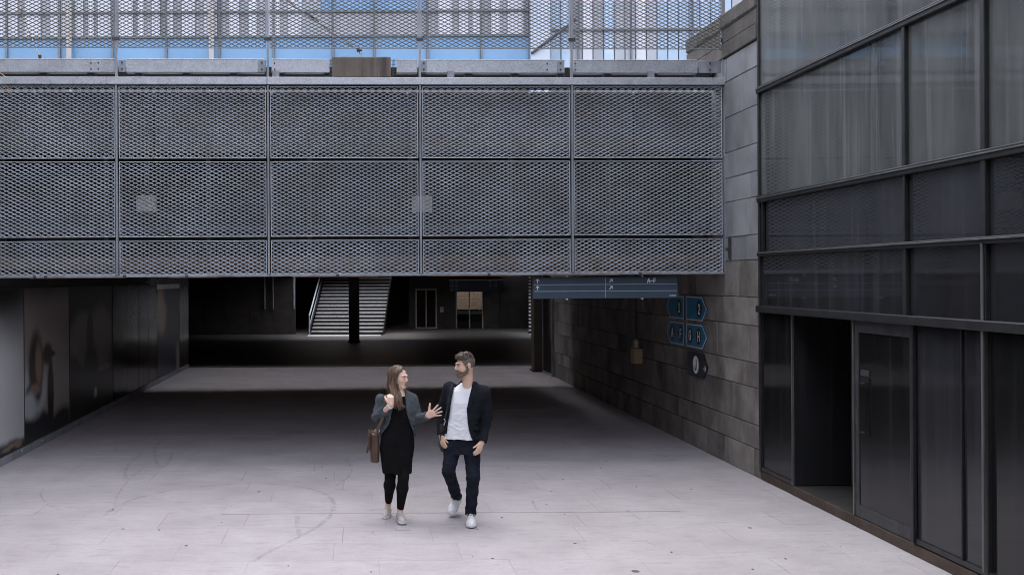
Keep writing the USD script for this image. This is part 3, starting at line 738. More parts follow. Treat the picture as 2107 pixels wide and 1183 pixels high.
part('shaft', bx(-.215, .215, -.2, .25, 0, 2.78, b=.02), dark_wall, t)
part('base_plate', bx(-.25, .25, -.235, .285, 0, .06, b=.006), dark_steel, t)
t = thing('pillar', 'brown pillar where the right stone wall ends', 'pillar', (5.10, 26.95, 0))
part('shaft', bx(-.20, .12, -.02, .42, 0, 2.76, b=.01), M('pillar_brown', (.075, .058, .047), (.11, .088, .072), scale=3, rough=.6), t)
part('base_plate', bx(-.24, .14, -.06, .46, 0, .05, b=.006), dark_steel, t)
t = thing('glass_screen', 'reflecting glass screen between the brown pillar and the stone wall', 'glass screen', (5.15, 25.6, 0))
part('pane', bx(-.01, .01, 0, 1.25, .06, 2.7), panel_gloss, t)
part('frame', cat([bx(-.03, .03, -.04, 0, 0, 2.74, b=.004), bx(-.03, .03, 0, 1.25, 0, .06, b=.004), bx(-.03, .03, 1.25, 1.30, 0, 2.74, b=.004)]), galv_dull, t)

# ------------------------------------------------------------------ signs
sign_blue = M('sign_face', (.052, .076, .106), (.066, .094, .128), scale=2, rough=.28, spec=.5)
white_print = M('white_print', (.84, .85, .87), rough=.5)
def arrow(s, ang):
    w = s * .15
    g = unary_union([LineString([(0, -s * .5), (0, s * .42)]).buffer(w / 2, cap_style=2), LineString([(-s * .38, s * .08), (0, s * .46), (s * .38, s * .08)]).buffer(w / 2, cap_style=2, join_style=2)])
    from shapely import affinity
    return prism(affinity.rotate(g, ang, origin=(0, 0)), .002)
hs = thing('direction_sign', 'long blue hanging direction sign with white arrows and the letters A-F', 'sign', tuple(bp(1246, 592, .12)), PHI)
SW, SH = 1.035, .150
part('panel', bx(-SW, SW, 0, .07, -SH, SH, b=.006), sign_blue, hs)
part('edge_trim', cat([bx(-SW - .012, -SW, -.004, .074, -SH - .006, SH + .006), bx(SW, SW + .012, -.004, .074, -SH - .006, SH + .006)]), dark_steel, hs)
lines_ = [bx(-SW + .012, SW - .012, -.003, 0, z_ - .004, z_ + .004) for z_ in (SH / 3 - .003, -SH / 3 + .003)] + [bx(-.004, .004, -.0035, -.0005, -SH + .01, SH - .008)]
part('dividing_line', cat(lines_), M('sign_line', (.35, .42, .52), rough=.5), hs)
def on_sign(m, x, z, par, mat, name, sx=1.0):
    part(name, frame_map(m, (x, -.0032, z), (sx, 0, 0), (0, 0, 1), (0, -1, 0)), mat, par)
for (x_, a_) in ((-SW + .065, 0), (.075, -45)):
    for z_ in (.098, -.001):
        on_sign(arrow(.062, a_), x_, z_, hs, white_print, 'arrow')
tm = meshkit.text_mesh('A–F', .064, bold=True)
on_sign(tm, .59, .067, hs, white_print, 'lettering', .85)
lg = cat([prism(Point(0, 0).buffer(.009).difference(Point(0, 0).buffer(.005)), .002), prism(sbox(.014, -.005, .085, .003), .002), prism(sbox(.03, .003, .035, .008), .002), prism(sbox(.06, .003, .065, .008), .002)])
on_sign(lg, SW - .11, -SH + .035, hs, white_print, 'logo')
for x_ in (-.55, .525):
    part('hanger', cat([cyl((x_, .035, SH), (x_, .035, SH + .12), .008, 8)]), galv, hs)
    part('bolt', cat([cyl((x_, .0, SH + .012), (x_, -.012, SH + .012), .010, 8), cyl((x_, .0, -SH - .008), (x_, -.012, -SH - .008), .010, 8), bx(x_ - .008, x_ + .008, 0, .07, -SH - .016, -SH)]), white_print, hs)

t = thing('direction_sign', 'dark hanging sign with small round symbols before the far hall', 'sign', tuple(at(980, 588, 29.0)))
part('panel', bx(-.80, .80, 0, .06, -.18, .18, b=.006), M('dark_sign_face', (.012, .016, .024), (.018, .024, .034), rough=.3), t)
pic = M('symbol_print', (.10, .11, .12), rough=.5)
for cx_ in (-.72, -.58, .42, .58):
    for cz_ in (.12, .0, -.12):
        if cx_ > 0 and cz_ < -.05:
            continue
        part('symbol', frame_map(prism(Point(0, 0).buffer(.042).difference(Point(0, 0).buffer(.022)), .003), (cx_, 0, cz_), (1, 0, 0), (0, 0, 1), (0, -1, 0)), pic, t)
part('hanger', cat([cyl((-.5, .03, .18), (-.5, .03, .24), .01, 6), cyl((.5, .03, .18), (.5, .03, .24), .01, 6)]), dark_steel, t)

blue_plate = M('blue_plate', (.018, .15, .29), (.024, .18, .34), scale=3, rough=.35, spec=.4)
plate_rim = M('plate_rim', (.72, .71, .70), rough=.5)
disc_m = M('black_disc', (.012, .012, .013), rough=.4)
letter_m = M('letter_print', (.78, .74, .68), rough=.5)
navy_plate = M('navy_plate', (.010, .013, .022), (.014, .018, .028), rough=.35)
def arrow_plate(lab, y_left, y_right, tip, z0, z1, letters, pm, rim=True):
    """A wall plate pointing along the wall; y_left > y_right, as the wall is seen from the passage."""
    yc_, zc_ = (y_left + y_right) / 2, (z0 + z1) / 2
    t = thing('wall_sign', lab, 'sign', (5.172, yc_, zc_))
    xl, xr, h = yc_ - y_left, yc_ - y_right, (z1 - z0) / 2     # in sign coordinates, x to the right as seen
    pts = [(xl, -h), (xr, -h)] + ([(xr + tip, 0)] if tip > 0 else []) + [(xr, h), (xl, h)] + ([(xl + tip, 0)] if tip < 0 else [])
    P_ = Polygon(pts)
    def put(name, shape, d0, d, m):
        q = prism(shape, d) if not isinstance(shape, trimesh.Trimesh) else shape
        part(name, frame_map(q, (-d0, 0, 0), (0, -1, 0), (0, 0, 1), (-1, 0, 0)), m, t)
    put('plate', P_, 0, .012, pm)
    if rim:
        put('rim', P_.buffer(-.004).difference(P_.buffer(-.017)), .0121, .0015, plate_rim)
    for (ch, x_, kind) in letters:
        from shapely import affinity
        if kind == 'disc':
            put('disc', affinity.translate(affinity.scale(Point(0, 0).buffer(1), .112, .128), x_, 0), .0122, .0012, disc_m)
            q = meshkit.text_mesh(ch, .15, bold=True)
            q.apply_translation((-q.bounds[:, 0].mean(), -q.bounds[:, 1].mean(), 0)); q.apply_scale((.75, 1, 1)); q.apply_translation((x_, 0, 0))
            put('letter', q, .0136, .002, letter_m)
        elif kind == 'oval':
            put('disc', affinity.translate(affinity.scale(Point(0, 0).buffer(1), .125, .135), x_, 0), .0122, .0012, white_print)
            q = meshkit.text_mesh(ch, .165, bold=True)
            q.apply_translation((-q.bounds[:, 0].mean(), -q.bounds[:, 1].mean(), 0)); q.apply_scale((.72, 1, 1)); q.apply_translation((x_, 0, 0))
            put('letter', q, .0136, .002, navy_plate)
        elif kind == 'arrow':
            q = arrow(.10, -90); q.apply_translation((x_, -.03, 0))
            put('arrow', q, .0122, .002, white_print)
        elif kind == 'dash':
            put('dash', sbox(x_ - .02, -.008, x_ + .02, .008), .0122, .0012, disc_m)
arrow_plate('blue arrow plate with the number 1, partly behind the hanging sign', 16.02, 15.34, -.17, 1.935, 2.30, [('1', .12, 'disc')], blue_plate)
arrow_plate('blue arrow plate with the number 2 above the letters G and H', 15.22, 14.53, .19, 1.935, 2.30, [('2', .22, 'disc')], blue_plate)
arrow_plate('blue arrow plate with the letters A and F', 16.02, 15.34, -.17, 1.52, 1.88, [('A', -.22, 'disc'), ('F', .18, 'disc'), ('', -.02, 'dash')], blue_plate)
arrow_plate('blue arrow plate with the letters G and H', 15.22, 14.53, .19, 1.52, 1.88, [('G', -.19, 'disc'), ('H', .19, 'disc'), ('', 0, 'dash')], blue_plate)
arrow_plate('dark navy plate with the letter J in a white oval', 15.20, 14.49, .17, 1.075, 1.455, [('J', .03, 'oval'), ('', .41, 'arrow')], navy_plate, rim=False)

t = thing('wall_box', 'tan metal box with a round fitting on the right stone wall', 'box', (5.17, 17.75, 1.18))
part('case', bx(-.14, .01, -.12, .12, -.15, .13, b=.01), M('tan_box', (.42, .30, .18), (.52, .38, .24), scale=5, rough=.5), t)
part('round_fitting', cat([cyl((-.07, 0, .14), (-.07, 0, .24), .055, 12), trimesh.creation.icosphere(2, .055).apply_translation((-.07, 0, .25))]), lit_frame, t, smooth=40)
part('conduit', tube([(-.07, 0, .3), (-.07, 0, 1.5)], .012, 6), dark_steel, t)
t = thing('duct_cover', 'narrow grey vertical duct cover on the stone wall', 'duct cover', (5.17, 18.25, 0))
part('cover', bx(-.05, .01, -.16, .16, 1.05, 2.4, b=.008), M('duct_grey', (.10, .095, .09), (.14, .135, .13), rough=.6), t)

# ------------------------------------------------------------------ station building beyond the bridge
FB = 60.0
white_clad = M('white_cladding', (.36, .37, .405), (.43, .44, .475), scale=.4, rough=.25, spec=.5, rnd=.05)
grey_clad = M('grey_cladding', (.20, .21, .235), (.25, .26, .29), scale=.4, rough=.4, rnd=.12)
blue_clad = M('blue_cladding', (.095, .195, .325), (.115, .225, .36), scale=.3, rough=.3, rnd=.06)
pale_blue = M('pale_blue_glazing', (.22, .30, .40), (.31, .38, .47), scale=.5, rough=.25, rnd=.15)
t = thing('station_building', 'tall white and blue panelled building beyond the bridge parapet', 'building', (0, FB, 5.25))
def X6(px, py=60): return at(px, py, FB)[0]
def Z6(py, px=734): return at(px, py, FB)[2] - 5.25
part('core', bx(-40, 45, 1.0, 14, 0, 24), M('building_core', (.2, .2, .22)), t)
mul = [-204, -95, 14, 123, 232, 342, 452, 563, 685, 770, 880, 990, 1090]
ztop = 23.0
slate = M('slate_frame', (.085, .095, .11), (.11, .12, .135), rough=.5)
slant = False
zb0, zb1 = Z6(150), Z6(76)
for a_, b_ in zip(mul[:-1], mul[1:]):
    part('blue_panel', bx(X6(a_) + .06, X6(b_) - .06, .0, .3, zb0, zb1, b=.02), blue_clad, t)
    xs = X6(a_) + .06
    xe = X6(b_) - .06
    pale = rng.random() < .5
    while xs < xe - .05:
        w_ = min(rng.uniform(.25, .6) if not pale else rng.uniform(.35, 1.0), xe - xs)
        if 620 < 734 + xs * F / FB < 868:
            part('blue_panel', bx(xs, xs + w_, .0, .3, Z6(24), ztop), blue_clad, t)
            part('grey_panel', bx(xs, xs + w_, .0, .28, zb1 + .1, Z6(24) - .02), grey_clad, t)
            if xs < X6(640) and not slant:
                slant = True
                part('slanted_panel', hull([(x_, y_, z_) for y_ in (-.04, .02) for x_, z_ in ((X6(618), zb1 + .1), (X6(660), zb1 + .1), (X6(660), ztop), (X6(652), ztop))]), grey_clad, t)
        else:
            part('white_panel' if pale else 'grey_panel', bx(xs + .01, xs + w_ - .01, .0 if pale else .12, .3, zb1 + .1, ztop), white_clad if pale else grey_clad, t)
        xs += w_; pale = not pale
for m_ in mul[1:]:
    part('mullion', bx(X6(m_) - .06, X6(m_) + .06, -.14, .0, zb0, ztop), slate, t)
for py in (75, 24, -30):
    part('transom', bx(X6(-204), X6(1090), -.12, .0, Z6(py) - .08, Z6(py) + .05), slate, t)
part('downpipe', bx(X6(141), X6(151), -.5, -.3, 0, ztop), M('pole_grey', (.30, .28, .27), rough=.6), t)
part('downpipe', bx(X6(432), X6(442), -.5, -.3, 0, ztop), M('pole_grey', (.30,) * 3), t)
part('stair_tower', bx(X6(1089), X6(1128), -.6, .3, 0, ztop), M('tower_grey', (.30, .34, .40), (.36, .40, .46), scale=.5, rough=.5), t)
part('tower_brace', cat([tube([(X6(1089), -.7, Z6(118)), (X6(1180), -.7, Z6(50))], .10, 6)]), dark_steel, t)
for i, px in enumerate(range(1132, 1700, 22)):
    m_ = (pale_blue, white_clad, pale_blue, grey_clad)[rng.randrange(4)] if i % 5 else pale_blue
    part('glazing_panel', bx(X6(px) + .03, X6(px + 22) - .03, .0, .3, Z6(150), ztop, b=.02), m_, t)
for px in (1130, 1190, 1298, 1424, 1540):
    part('mullion', bx(X6(px) - .05, X6(px) + .05, -.14, .0, Z6(150), ztop), slate, t)
part('transom', bx(X6(1128), X6(1700), -.12, .0, Z6(65) - .08, Z6(65) + .05), slate, t)
# ------------------------------------------------------------------ shapes from distance fields (bodies, clothes, hair)
def rc(P, a, b, ra, rb):
    a, b = np.asarray(a, float), np.asarray(b, float)
    d = b - a
    t = np.clip(((P - a) @ d) / max(d @ d, 1e-9), 0, 1)
    return np.linalg.norm(P - a - t[:, None] * d, axis=1) - (ra + t * (rb - ra))
class Field:
    def __init__(self):
        self.ops = []
    def add(self, fn, lo, hi, k=.02, mode='u'):
        self.ops.append((fn, np.asarray(lo, float), np.asarray(hi, float), k, mode)); return self
    def bone(self, a, b, ra, rb, k=.02, mode='u'):
        a, b = np.asarray(a, float), np.asarray(b, float); r = max(ra, rb)
        return self.add(lambda P: rc(P, a, b, ra, rb), np.minimum(a, b) - r, np.maximum(a, b) + r, k, mode)
    def ell(self, c, rad, R=None, k=.02, mode='u'):
        c, rad = np.asarray(c, float), np.asarray(rad, float); R = np.eye(3) if R is None else R   # rows of R: local axes
        def fn(P):
            q = ((P - c) @ R.T) / rad
            n = np.linalg.norm(q, axis=1); g = np.linalg.norm(q / rad, axis=1)
            return n * (n - 1) / np.maximum(g, 1e-9)
        m = rad.max()
        return self.add(fn, c - m, c + m, k, mode)
    def loft(self, rows, fwd, k=.02, mode='u', p=2.4):
        """rows of (z, cx, cy, half width, half depth); fwd: unit (x, y) the front faces."""
        rows = np.array(sorted(rows)); fx, fy = fwd
        def fn(P):
            z = P[:, 2]; c = [np.interp(z, rows[:, 0], rows[:, i]) for i in range(1, 5)]
            dx, dy = P[:, 0] - c[0], P[:, 1] - c[1]
            lat, dep = np.abs(dx * -fy + dy * fx), np.abs(dx * fx + dy * fy)
            q = ((lat / c[2]) ** p + (dep / c[3]) ** p) ** (1 / p)
            d = (q - 1) * np.minimum(c[2], c[3])
            return np.maximum(d, np.maximum(rows[0, 0] - z, z - rows[-1, 0]))
        m = max(rows[:, 3].max(), rows[:, 4].max())
        lo = (rows[:, 1].min() - m, rows[:, 2].min() - m, rows[0, 0]); hi = (rows[:, 1].max() + m, rows[:, 2].max() + m, rows[-1, 0])
        return self.add(fn, lo, hi, k, mode)
    def cut(self, fn):
        self.ops.append((fn, None, None, 0, 'c')); return self
    def warp(self, fn):
        self.ops.append((fn, None, None, 0, 'w')); return self
    def __call__(self, P, cap):
        d = np.full(len(P), cap)
        for fn, lo, hi, k, mode in self.ops:
            if lo is None:
                if mode == 'c':
                    d = np.maximum(d, fn(P))
                else:
                    m = np.abs(d) < cap * .9
                    d[m] += fn(P[m])
                continue
            m = np.all((P > lo - cap) & (P < hi + cap), axis=1)
            if not m.any():
                continue
            v, e = fn(P[m]), d[m]
            if mode == 's':
                v = -v
                h = np.maximum(k - np.abs(e - v), 0) / max(k, 1e-9)
                d[m] = np.maximum(e, v) + h * h * k / 4
            else:
                h = np.maximum(k - np.abs(e - v), 0) / max(k, 1e-9)
                d[m] = np.minimum(e, v) - h * h * k / 4
        return d
    def box(self):
        lo = np.min([o[1] for o in self.ops if o[1] is not None and o[4] != 's'], axis=0); hi = np.max([o[2] for o in self.ops if o[1] is not None and o[4] != 's'], axis=0)
        return lo - .03, hi + .03
    def mesh(self, h=.007):
        lo, hi = self.box()
        B = 4
        n = np.ceil((hi - lo) / (h * B)).astype(int) + 1
        cap = max(.05, 3.2 * h * B)
        ax = [lo[i] + np.arange(n[i] + 1) * h * B for i in range(3)]
        G = np.stack(np.meshgrid(*ax, indexing='ij'), -1)
        C = self(G.reshape(-1, 3), cap).reshape(G.shape[:3])
        near = np.abs(C) < 1.9 * h * B
        act = np.zeros(n, bool)
        for o in np.ndindex(2, 2, 2):
            act |= near[o[0]:o[0] + n[0], o[1]:o[1] + n[1], o[2]:o[2] + n[2]]
        Fi = np.repeat(np.repeat(np.repeat(np.where(C[:-1, :-1, :-1] < 0, -cap, cap), B, 0), B, 1), B, 2)
        mk = np.repeat(np.repeat(np.repeat(act, B, 0), B, 1), B, 2)
        idx = np.argwhere(mk)
        Fi[mk] = self(lo + idx * h, cap)
        s = Fi < 0
        cells = np.zeros(tuple(np.array(s.shape) - 1), bool)
        cnt = np.zeros(cells.shape, int)
        for o in np.ndindex(2, 2, 2):
            cnt += s[o[0]:s.shape[0] - 1 + o[0], o[1]:s.shape[1] - 1 + o[1], o[2]:s.shape[2] - 1 + o[2]]
        cells = (cnt > 0) & (cnt < 8)
        ci = np.argwhere(cells)
        vid = np.full(cells.shape, -1); vid[cells] = np.arange(len(ci))
        acc, num = np.zeros((len(ci), 3)), np.zeros(len(ci))
        cor = list(np.ndindex(2, 2, 2))
        for a_ in cor:
            for b_ in cor:
                if sum(b_) - sum(a_) == 1 and all(y >= x for x, y in zip(a_, b_)):
                    fa = Fi[tuple((ci + a_).T)]; fb = Fi[tuple((ci + b_).T)]
                    m = (fa < 0) != (fb < 0)
                    t = np.where(m, fa / np.where(fa == fb, 1, fa - fb), 0)[:, None]
                    acc += np.where(m[:, None], np.array(a_) + t * (np.array(b_) - np.array(a_)), 0); num += m
        V = lo + (ci + acc / num[:, None]) * h
        Fc = []
        for axs in range(3):
            u, w = (axs + 1) % 3, (axs + 2) % 3
            sl0 = [slice(1, -1)] * 3; sl1 = [slice(1, -1)] * 3
            sl0[axs] = slice(0, -1); sl1[axs] = slice(1, None)
            A, Bq = s[tuple(sl0)], s[tuple(sl1)]
            e = np.argwhere(A != Bq)
            if not len(e):
                continue
            ins = A[tuple(e.T)]
            e = e + 1; e[:, axs] -= 1
            def cell(du, dw):
                q = e.copy(); q[:, u] += du; q[:, w] += dw
                return vid[tuple(q.T)]
            q = np.stack([cell(-1, -1), cell(0, -1), cell(0, 0), cell(-1, 0)], 1)
            q[~ins] = q[~ins][:, ::-1]
            Fc += [q[:, [0, 1, 2]], q[:, [0, 2, 3]]]
        m = trimesh.Trimesh(V, np.vstack(Fc), process=False)
        return m
def rows_of(f, up=(0, 0, 1)):
    """Local axes (right, forward, up) as rows, for something that faces f."""
    f = np.asarray(f, float); f /= np.linalg.norm(f)
    r = np.cross(f, up); r /= np.linalg.norm(r)
    return np.array([r, f, np.cross(r, f)])
def folds(freq, amp, seed, stretch=(1, 1, 1)):
    return lambda P: amp * (meshkit.fbm(P * np.asarray(stretch) * freq, 3, seed) - .5) * 2

def wrinkles(M_, amp, seed, where):
    """Ridged folds; M_ maps points so that folds run across its first axis; where: (centre, reach, weight) spots they gather at."""
    M_ = np.asarray(M_, float)
    def fn(P):
        n = meshkit.noise(P @ M_.T + 31.7, seed)
        r = (1 - np.abs(2 * n - 1)) ** 2.5
        w = sum(wt * np.exp(-(np.linalg.norm(P - np.asarray(c), axis=1) / re) ** 2) for c, re, wt in where)
        return -amp * (r - .25) * np.minimum(w, 1.2)
    return fn
DIAG = lambda a, b: [[5, 4, a], [6, -4, b], [-7, 6, a * .6]]
def head_field(fd, c, R, s=1.0, woman=False, ears=True):
    L = lambda x, y, z: c + s * (np.array([x, y, z]) @ R)
    w = .95 if woman else 1.0
    fd.ell(L(0, -.014, .032), np.array((.074, .095, .086)) * s, R)
    fd.ell(L(0, .026, -.022), np.array((.060 * w, .066, .084)) * s, R, k=.03)
    for sx in (-1, 1):
        fd.bone(L(sx * .043 * w, .008, -.062), L(sx * .016, .070, -.097), .021 * s, .017 * s, k=.028)
        fd.ell(L(sx * .040, .058, -.024), np.array((.020, .018, .022)) * s, R, k=.035)
        fd.bone(L(sx * .012, .094, .030), L(sx * .045, .074, .026), .009 * s, .008 * s, k=.016)
    fd.bone(L(-.012, .078, -.100), L(.012, .078, -.100), .015 * s, .015 * s, k=.02)
    for sx in (-1, 1):
        fd.ell(L(sx * .031, .099, .010), np.array((.016, .013, .009)) * s, R, k=.016, mode='s')
        fd.ell(L(sx * .031, .0790, .008), np.array((.0125, .0125, .0125)) * s, R, k=.002)
    fd.bone(L(0, .090, .020), L(0, .112 if not woman else .107, -.020), .0085 * s, .0115 * s, k=.010)
    for sx in (-1, 1):
        fd.bone(L(sx * .004, .103, -.026), L(sx * .012, .094, -.028), .008 * s, .007 * s, k=.008)
    fd.bone(L(-.020, .086, -.056), L(.020, .086, -.056), .008 * s, .008 * s, k=.008)
    fd.bone(L(-.016, .087, -.068), L(.016, .087, -.068), .0085 * s, .0085 * s, k=.006)
    if ears:
        for sx in (-1, 1):
            Re = np.array([R[0] * math.cos(.35) * 1 - sx * R[1] * math.sin(.35), R[1] * math.cos(.35) + sx * R[0] * math.sin(.35), R[2]])
            fd.ell(L(sx * .078, -.010, -.004), np.array((.008, .020, .032)) * s, Re, k=.012)
            fd.ell(L(sx * .086, -.004, -.004), np.array((.006, .009, .016)) * s, Re, k=.006, mode='s')
    return L
def hand_bones(fd, wrist, fwd, thumb, s=1.0, curl=(.35, .35, .35, .35), spread=.10, tcurl=.4, tout=.9, pr=.0105):
    """A hand: palm, four fingers of two bends each, a thumb off the side of the palm. fwd: wrist to knuckles, thumb: towards the thumb side."""
    f = np.asarray(fwd, float); f /= np.linalg.norm(f)
    t = np.asarray(thumb, float); t -= f * (t @ f); t /= np.linalg.norm(t)
    n = np.cross(f, t)                                         # back of the hand when the right hand is meant; sign of curl turns it
    o = np.asarray(wrist, float)
    P = lambda a, b, c=0.0: o + s * (a * f + b * t + c * n)
    for b0, b1 in ((.022, .028), (.008, .010), (-.008, -.009), (-.022, -.027)):
        fd.bone(P(.008, b0 * .8), P(.082, b1), .0155 * s, .0125 * s, k=.014)
    fd.bone(P(.015, .020), P(.050, .036), .016 * s, .014 * s, k=.014)
    base, ln = (.029, .0100, -.0095, -.027), ((.042, .026, .020), (.046, .030, .021), (.042, .027, .021), (.034, .020, .018))
    for i in range(4):
        p = P(.086 - (.004, 0, .003, .010)[i], base[i]); a = spread * (1.5, .5, -.5, -1.6)[i]
        d = f * math.cos(a) + t * math.sin(a)
        cu = 0.0
        r = pr * (1.0, 1.02, .98, .88)[i] * s
        for j in range(3):
            cu += curl[i] * (.8, 1.1, .8)[j]
            q = p + s * ln[i][j] * (d * math.cos(cu) - n * math.sin(cu))
            fd.bone(p, q, r, r * .90, k=.004)
            p, r = q, r * .90
    p = P(.036, .036); d = f * math.cos(tout) + t * math.sin(tout)
    r, cu = .0125 * s, 0.0
    for j in range(3):
        cu += tcurl * (.3, .8, .8)[j]
        dd = d * math.cos(cu * .6) - n * math.sin(cu * .8); dd /= np.linalg.norm(dd)
        q = p + s * (.034, .030, .024)[j] * dd
        fd.bone(p, q, r, r * .9, k=.006 if j else .012)
        p, r = q, r * .9

skin_man = M('skin_man', (.58, .38, .285), (.66, .44, .335), scale=14, rough=.5, sss=.12)
skin_woman = M('skin_woman', (.64, .42, .32), (.72, .49, .385), scale=14, rough=.48, sss=.12)
eye_white = M('eye_white', (.20, .17, .155), rough=.4)
iris_m = M('eye_dark', (.035, .028, .022), rough=.2)
lip_m = M('lip_tone', (.42, .19, .16), (.46, .22, .18), rough=.45)
hair_brown = M('long_brown_hair', (.045, .024, .0145), (.175, .102, .063), scale=42, stretch=(1, 1, .16), rough=.42, spec=.5, lo=.3, hi=.72, bump=.6, bscale=160, bdist=.006)
hair_grey = M('short_dark_hair', (.022, .015, .010), (.088, .063, .046), scale=55, rough=.55, lo=.3, hi=.7, bump=.7, bscale=130, bdist=.006)
hair_fade = M('shaved_side_hair', (.085, .066, .055), (.15, .118, .10), scale=120, rough=.6)
beard_m = M('short_beard', (.105, .068, .048), (.19, .132, .098), scale=140, rough=.6, bump=.6, bscale=220, bdist=.004)
navy_cloth = M('dark_navy_cloth', (.0085, .010, .014), (.015, .017, .023), scale=7, rough=.9, spec=.12, bump=.2, bscale=420, bdist=.002)
tee_cloth = M('white_tee_cloth', (.72, .73, .77), (.78, .79, .83), scale=4, rough=.85, bump=.05, bscale=300, bdist=.002)
denim = M('dark_denim', (.0065, .008, .014), (.014, .017, .028), scale=9, rough=.9, spec=.15, bump=.3, bscale=380, bdist=.002)
sneaker = M('white_sneaker', (.74, .74, .76), (.80, .80, .82), scale=20, rough=.55)
sole_white = M('white_sole', (.66, .66, .66), rough=.6)
grey_cloth = M('grey_suit_cloth', (.060, .068, .078), (.088, .098, .110), scale=30, rough=.9, spec=.12, bump=.25, bscale=420, bdist=.002)
black_knit = M('black_knit', (.0060, .0060, .0068), (.0100, .0100, .0110), scale=10, rough=.95, spec=.08, bump=.2, bscale=300, bdist=.002)
beige_shoe = M('pale_beige_shoe', (.48, .43, .41), (.56, .51, .49), scale=15, rough=.5)
leather_brown = M('brown_leather', (.048, .029, .019), (.085, .053, .036), scale=10, rough=.4, bump=.25, bscale=120, bdist=.003)
leather_black = M('black_leather', (.009, .009, .010), (.015, .015, .016), rough=.4)
white_cuff = M('white_cuff', (.7, .71, .74), rough=.8)
chrome = M('buckle_metal', (.62, .62, .60), rough=.25, metal=.9)

def base_of(t, mesh):
    m = mesh.copy(); m.apply_translation(-np.asarray(t, float)); return m
class Fig:
    def __init__(self, name, label, cat_, base, group=None):
        self.o = np.asarray(base, float)
        self.t = thing(name, label, cat_, base, 0, group)
    def put(self, name, mesh, mat, smooth=True, parent=None, label=None):
        return part(name, base_of(self.o, mesh), mat, parent or self.t, smooth=smooth, label=label)
def shoe(fig, heel, toe, mat, sole_mat, L=.29, w=1.0, ankle=None, lace=None, up=None):
    heel, toe = np.asarray(heel, float), np.asarray(toe, float)
    f = (toe - heel) / np.linalg.norm(toe - heel)
    R = rows_of(f)
    k = L / .29
    W = lambda x, y, z: heel + k * (np.array([x, y, z]) @ R)
    fd = Field()
    fd.bone(W(0, .045, .052), W(0, .20, .030), .037 * k * w, .036 * k * w, k=.02)
    fd.bone(W(.008, .20, .028), W(.004, .245, .024), .036 * k * w, .027 * k * w, k=.02)
    fd.bone(W(0, .05, .05), W(0, .055, .085), .037 * k, .035 * k, k=.02)
    fd.bone(W(0, .10, .07), W(0, .15, .055), .030 * k, .028 * k, k=.02)
    fd.cut(lambda P: (k * .012 - ((P - heel) @ R[2])))
    up_ = fig.put('shoe', fd.mesh(.006), mat)
    so = Field()
    def sole(P):
        q = (P - heel) @ R.T / k
        hw = np.interp(q[:, 1], [.0, .015, .05, .11, .19, .235, .262, .276], [.008, .027, .036, .034, .044, .040, .027, .006]) * w
        cx = np.interp(q[:, 1], [0, .15, .27], [0, .002, .005])
        return np.maximum(np.maximum(np.abs(q[:, 0] - cx) - hw, np.abs(q[:, 2] - .013) - .013), np.maximum(-q[:, 1], q[:, 1] - .278)) * .8 * k
    pts = np.array([W(x, y, z) for x in (-.05, .05) for y in (0, .28) for z in (0, .03)])
    so.add(sole, pts.min(0), pts.max(0))
    fig.put('sole', so.mesh(.006), sole_mat, parent=up_)
    ls = []
    for i, y in enumerate((.105, .13, .155, .18)):
        z = .102 - .16 * (y - .09) * 1.9 / 1.5
        zz = .098 - (y - .10) * .42
        ls.append(tube([W(-.024, y, zz - .012), W(-.010, y + .006, zz + .003), W(.010, y + .008, zz + .003), W(.024, y + .012, zz - .012)], .0035, 5))
    for sx in (-1, 1):
        ls.append(tube([W(0, .10, .104), W(sx * .02, .108, .112), W(sx * .040, .118, .098), W(sx * .046, .122, .075)], .0032, 5))
        ls.append(tube([W(0, .10, .104), W(sx * .016, .13, .103), W(sx * .024, .14, .08)], .003, 5))
    fig.put('laces', cat(ls), sole_white if lace is None else lace, parent=up_)

# ------------------------------------------------------------------ the man
mb = np.array([1.11, 10.36, 0.0])
man = Fig('person', 'man in dark navy blazer, white T-shirt, dark jeans and white sneakers, walking', 'person', mb, 'two people walking and talking')
J = lambda px, py, Y: at(px, py, Y)
mf = np.array([-.30, -.954])                                     # the way his chest faces
hc, hR = J(957, 751.5, 10.33), rows_of((-.94, -.33, -.10))
sh_l, el_l, wr_l = J(995, 806, 10.33), J(1001.5, 857, 10.40), J(991, 911, 10.24)        # his left, at the right of the picture
sh_r, el_r, wr_r = J(925, 799, 10.46), J(910, 846, 10.52), J(908, 897, 10.42)
hip_l, kn_l, an_l = J(971, 918, 10.37), J(973.5, 982, 10.24), J(969, 1047, 10.30)
hip_r, kn_r, an_r = J(932, 918, 10.41), J(923, 969, 10.33), J(938.5, 1018, 10.66)
nk = J(963, 793, 10.38)
fd = Field()
mL = head_field(fd, hc, hR, 1.02)
fd.bone(mL(0, -.022, -.05), nk - (0, 0, .04), .054, .062, k=.03)
cx, cy = nk[0], 10.385
torso = [(.84, 1.10, 10.39, .150, .10), (.95, 1.10, 10.39, .145, .10), (1.08, 1.115, 10.385, .140, .098), (1.28, 1.15, 10.385, .165, .108), (1.40, 1.17, 10.385, .150, .085), (1.45, 1.18, 10.39, .09, .06)]
fd.loft(torso, mf, k=.03)
for a, b, c, h_ in ((sh_l, el_l, wr_l, 1), (sh_r, el_r, wr_r, 1)):
    fd.bone(a, b, .052, .042, k=.04); fd.bone(b, c, .042, .028, k=.02)
for a, b, c in ((hip_l, kn_l, an_l), (hip_r, kn_r, an_r)):
    fd.bone(a, b, .078, .052, k=.04); fd.bone(b, c, .050, .034, k=.02)
toe_l, heel_l = np.array([J(971, 1086, 10.10)[0], 10.095, .012]), np.array([J(968, 1060, 10.36)[0], 10.375, .004])
toe_r, heel_r = J(928, 1059, 10.56), J(943, 1030, 10.74) 
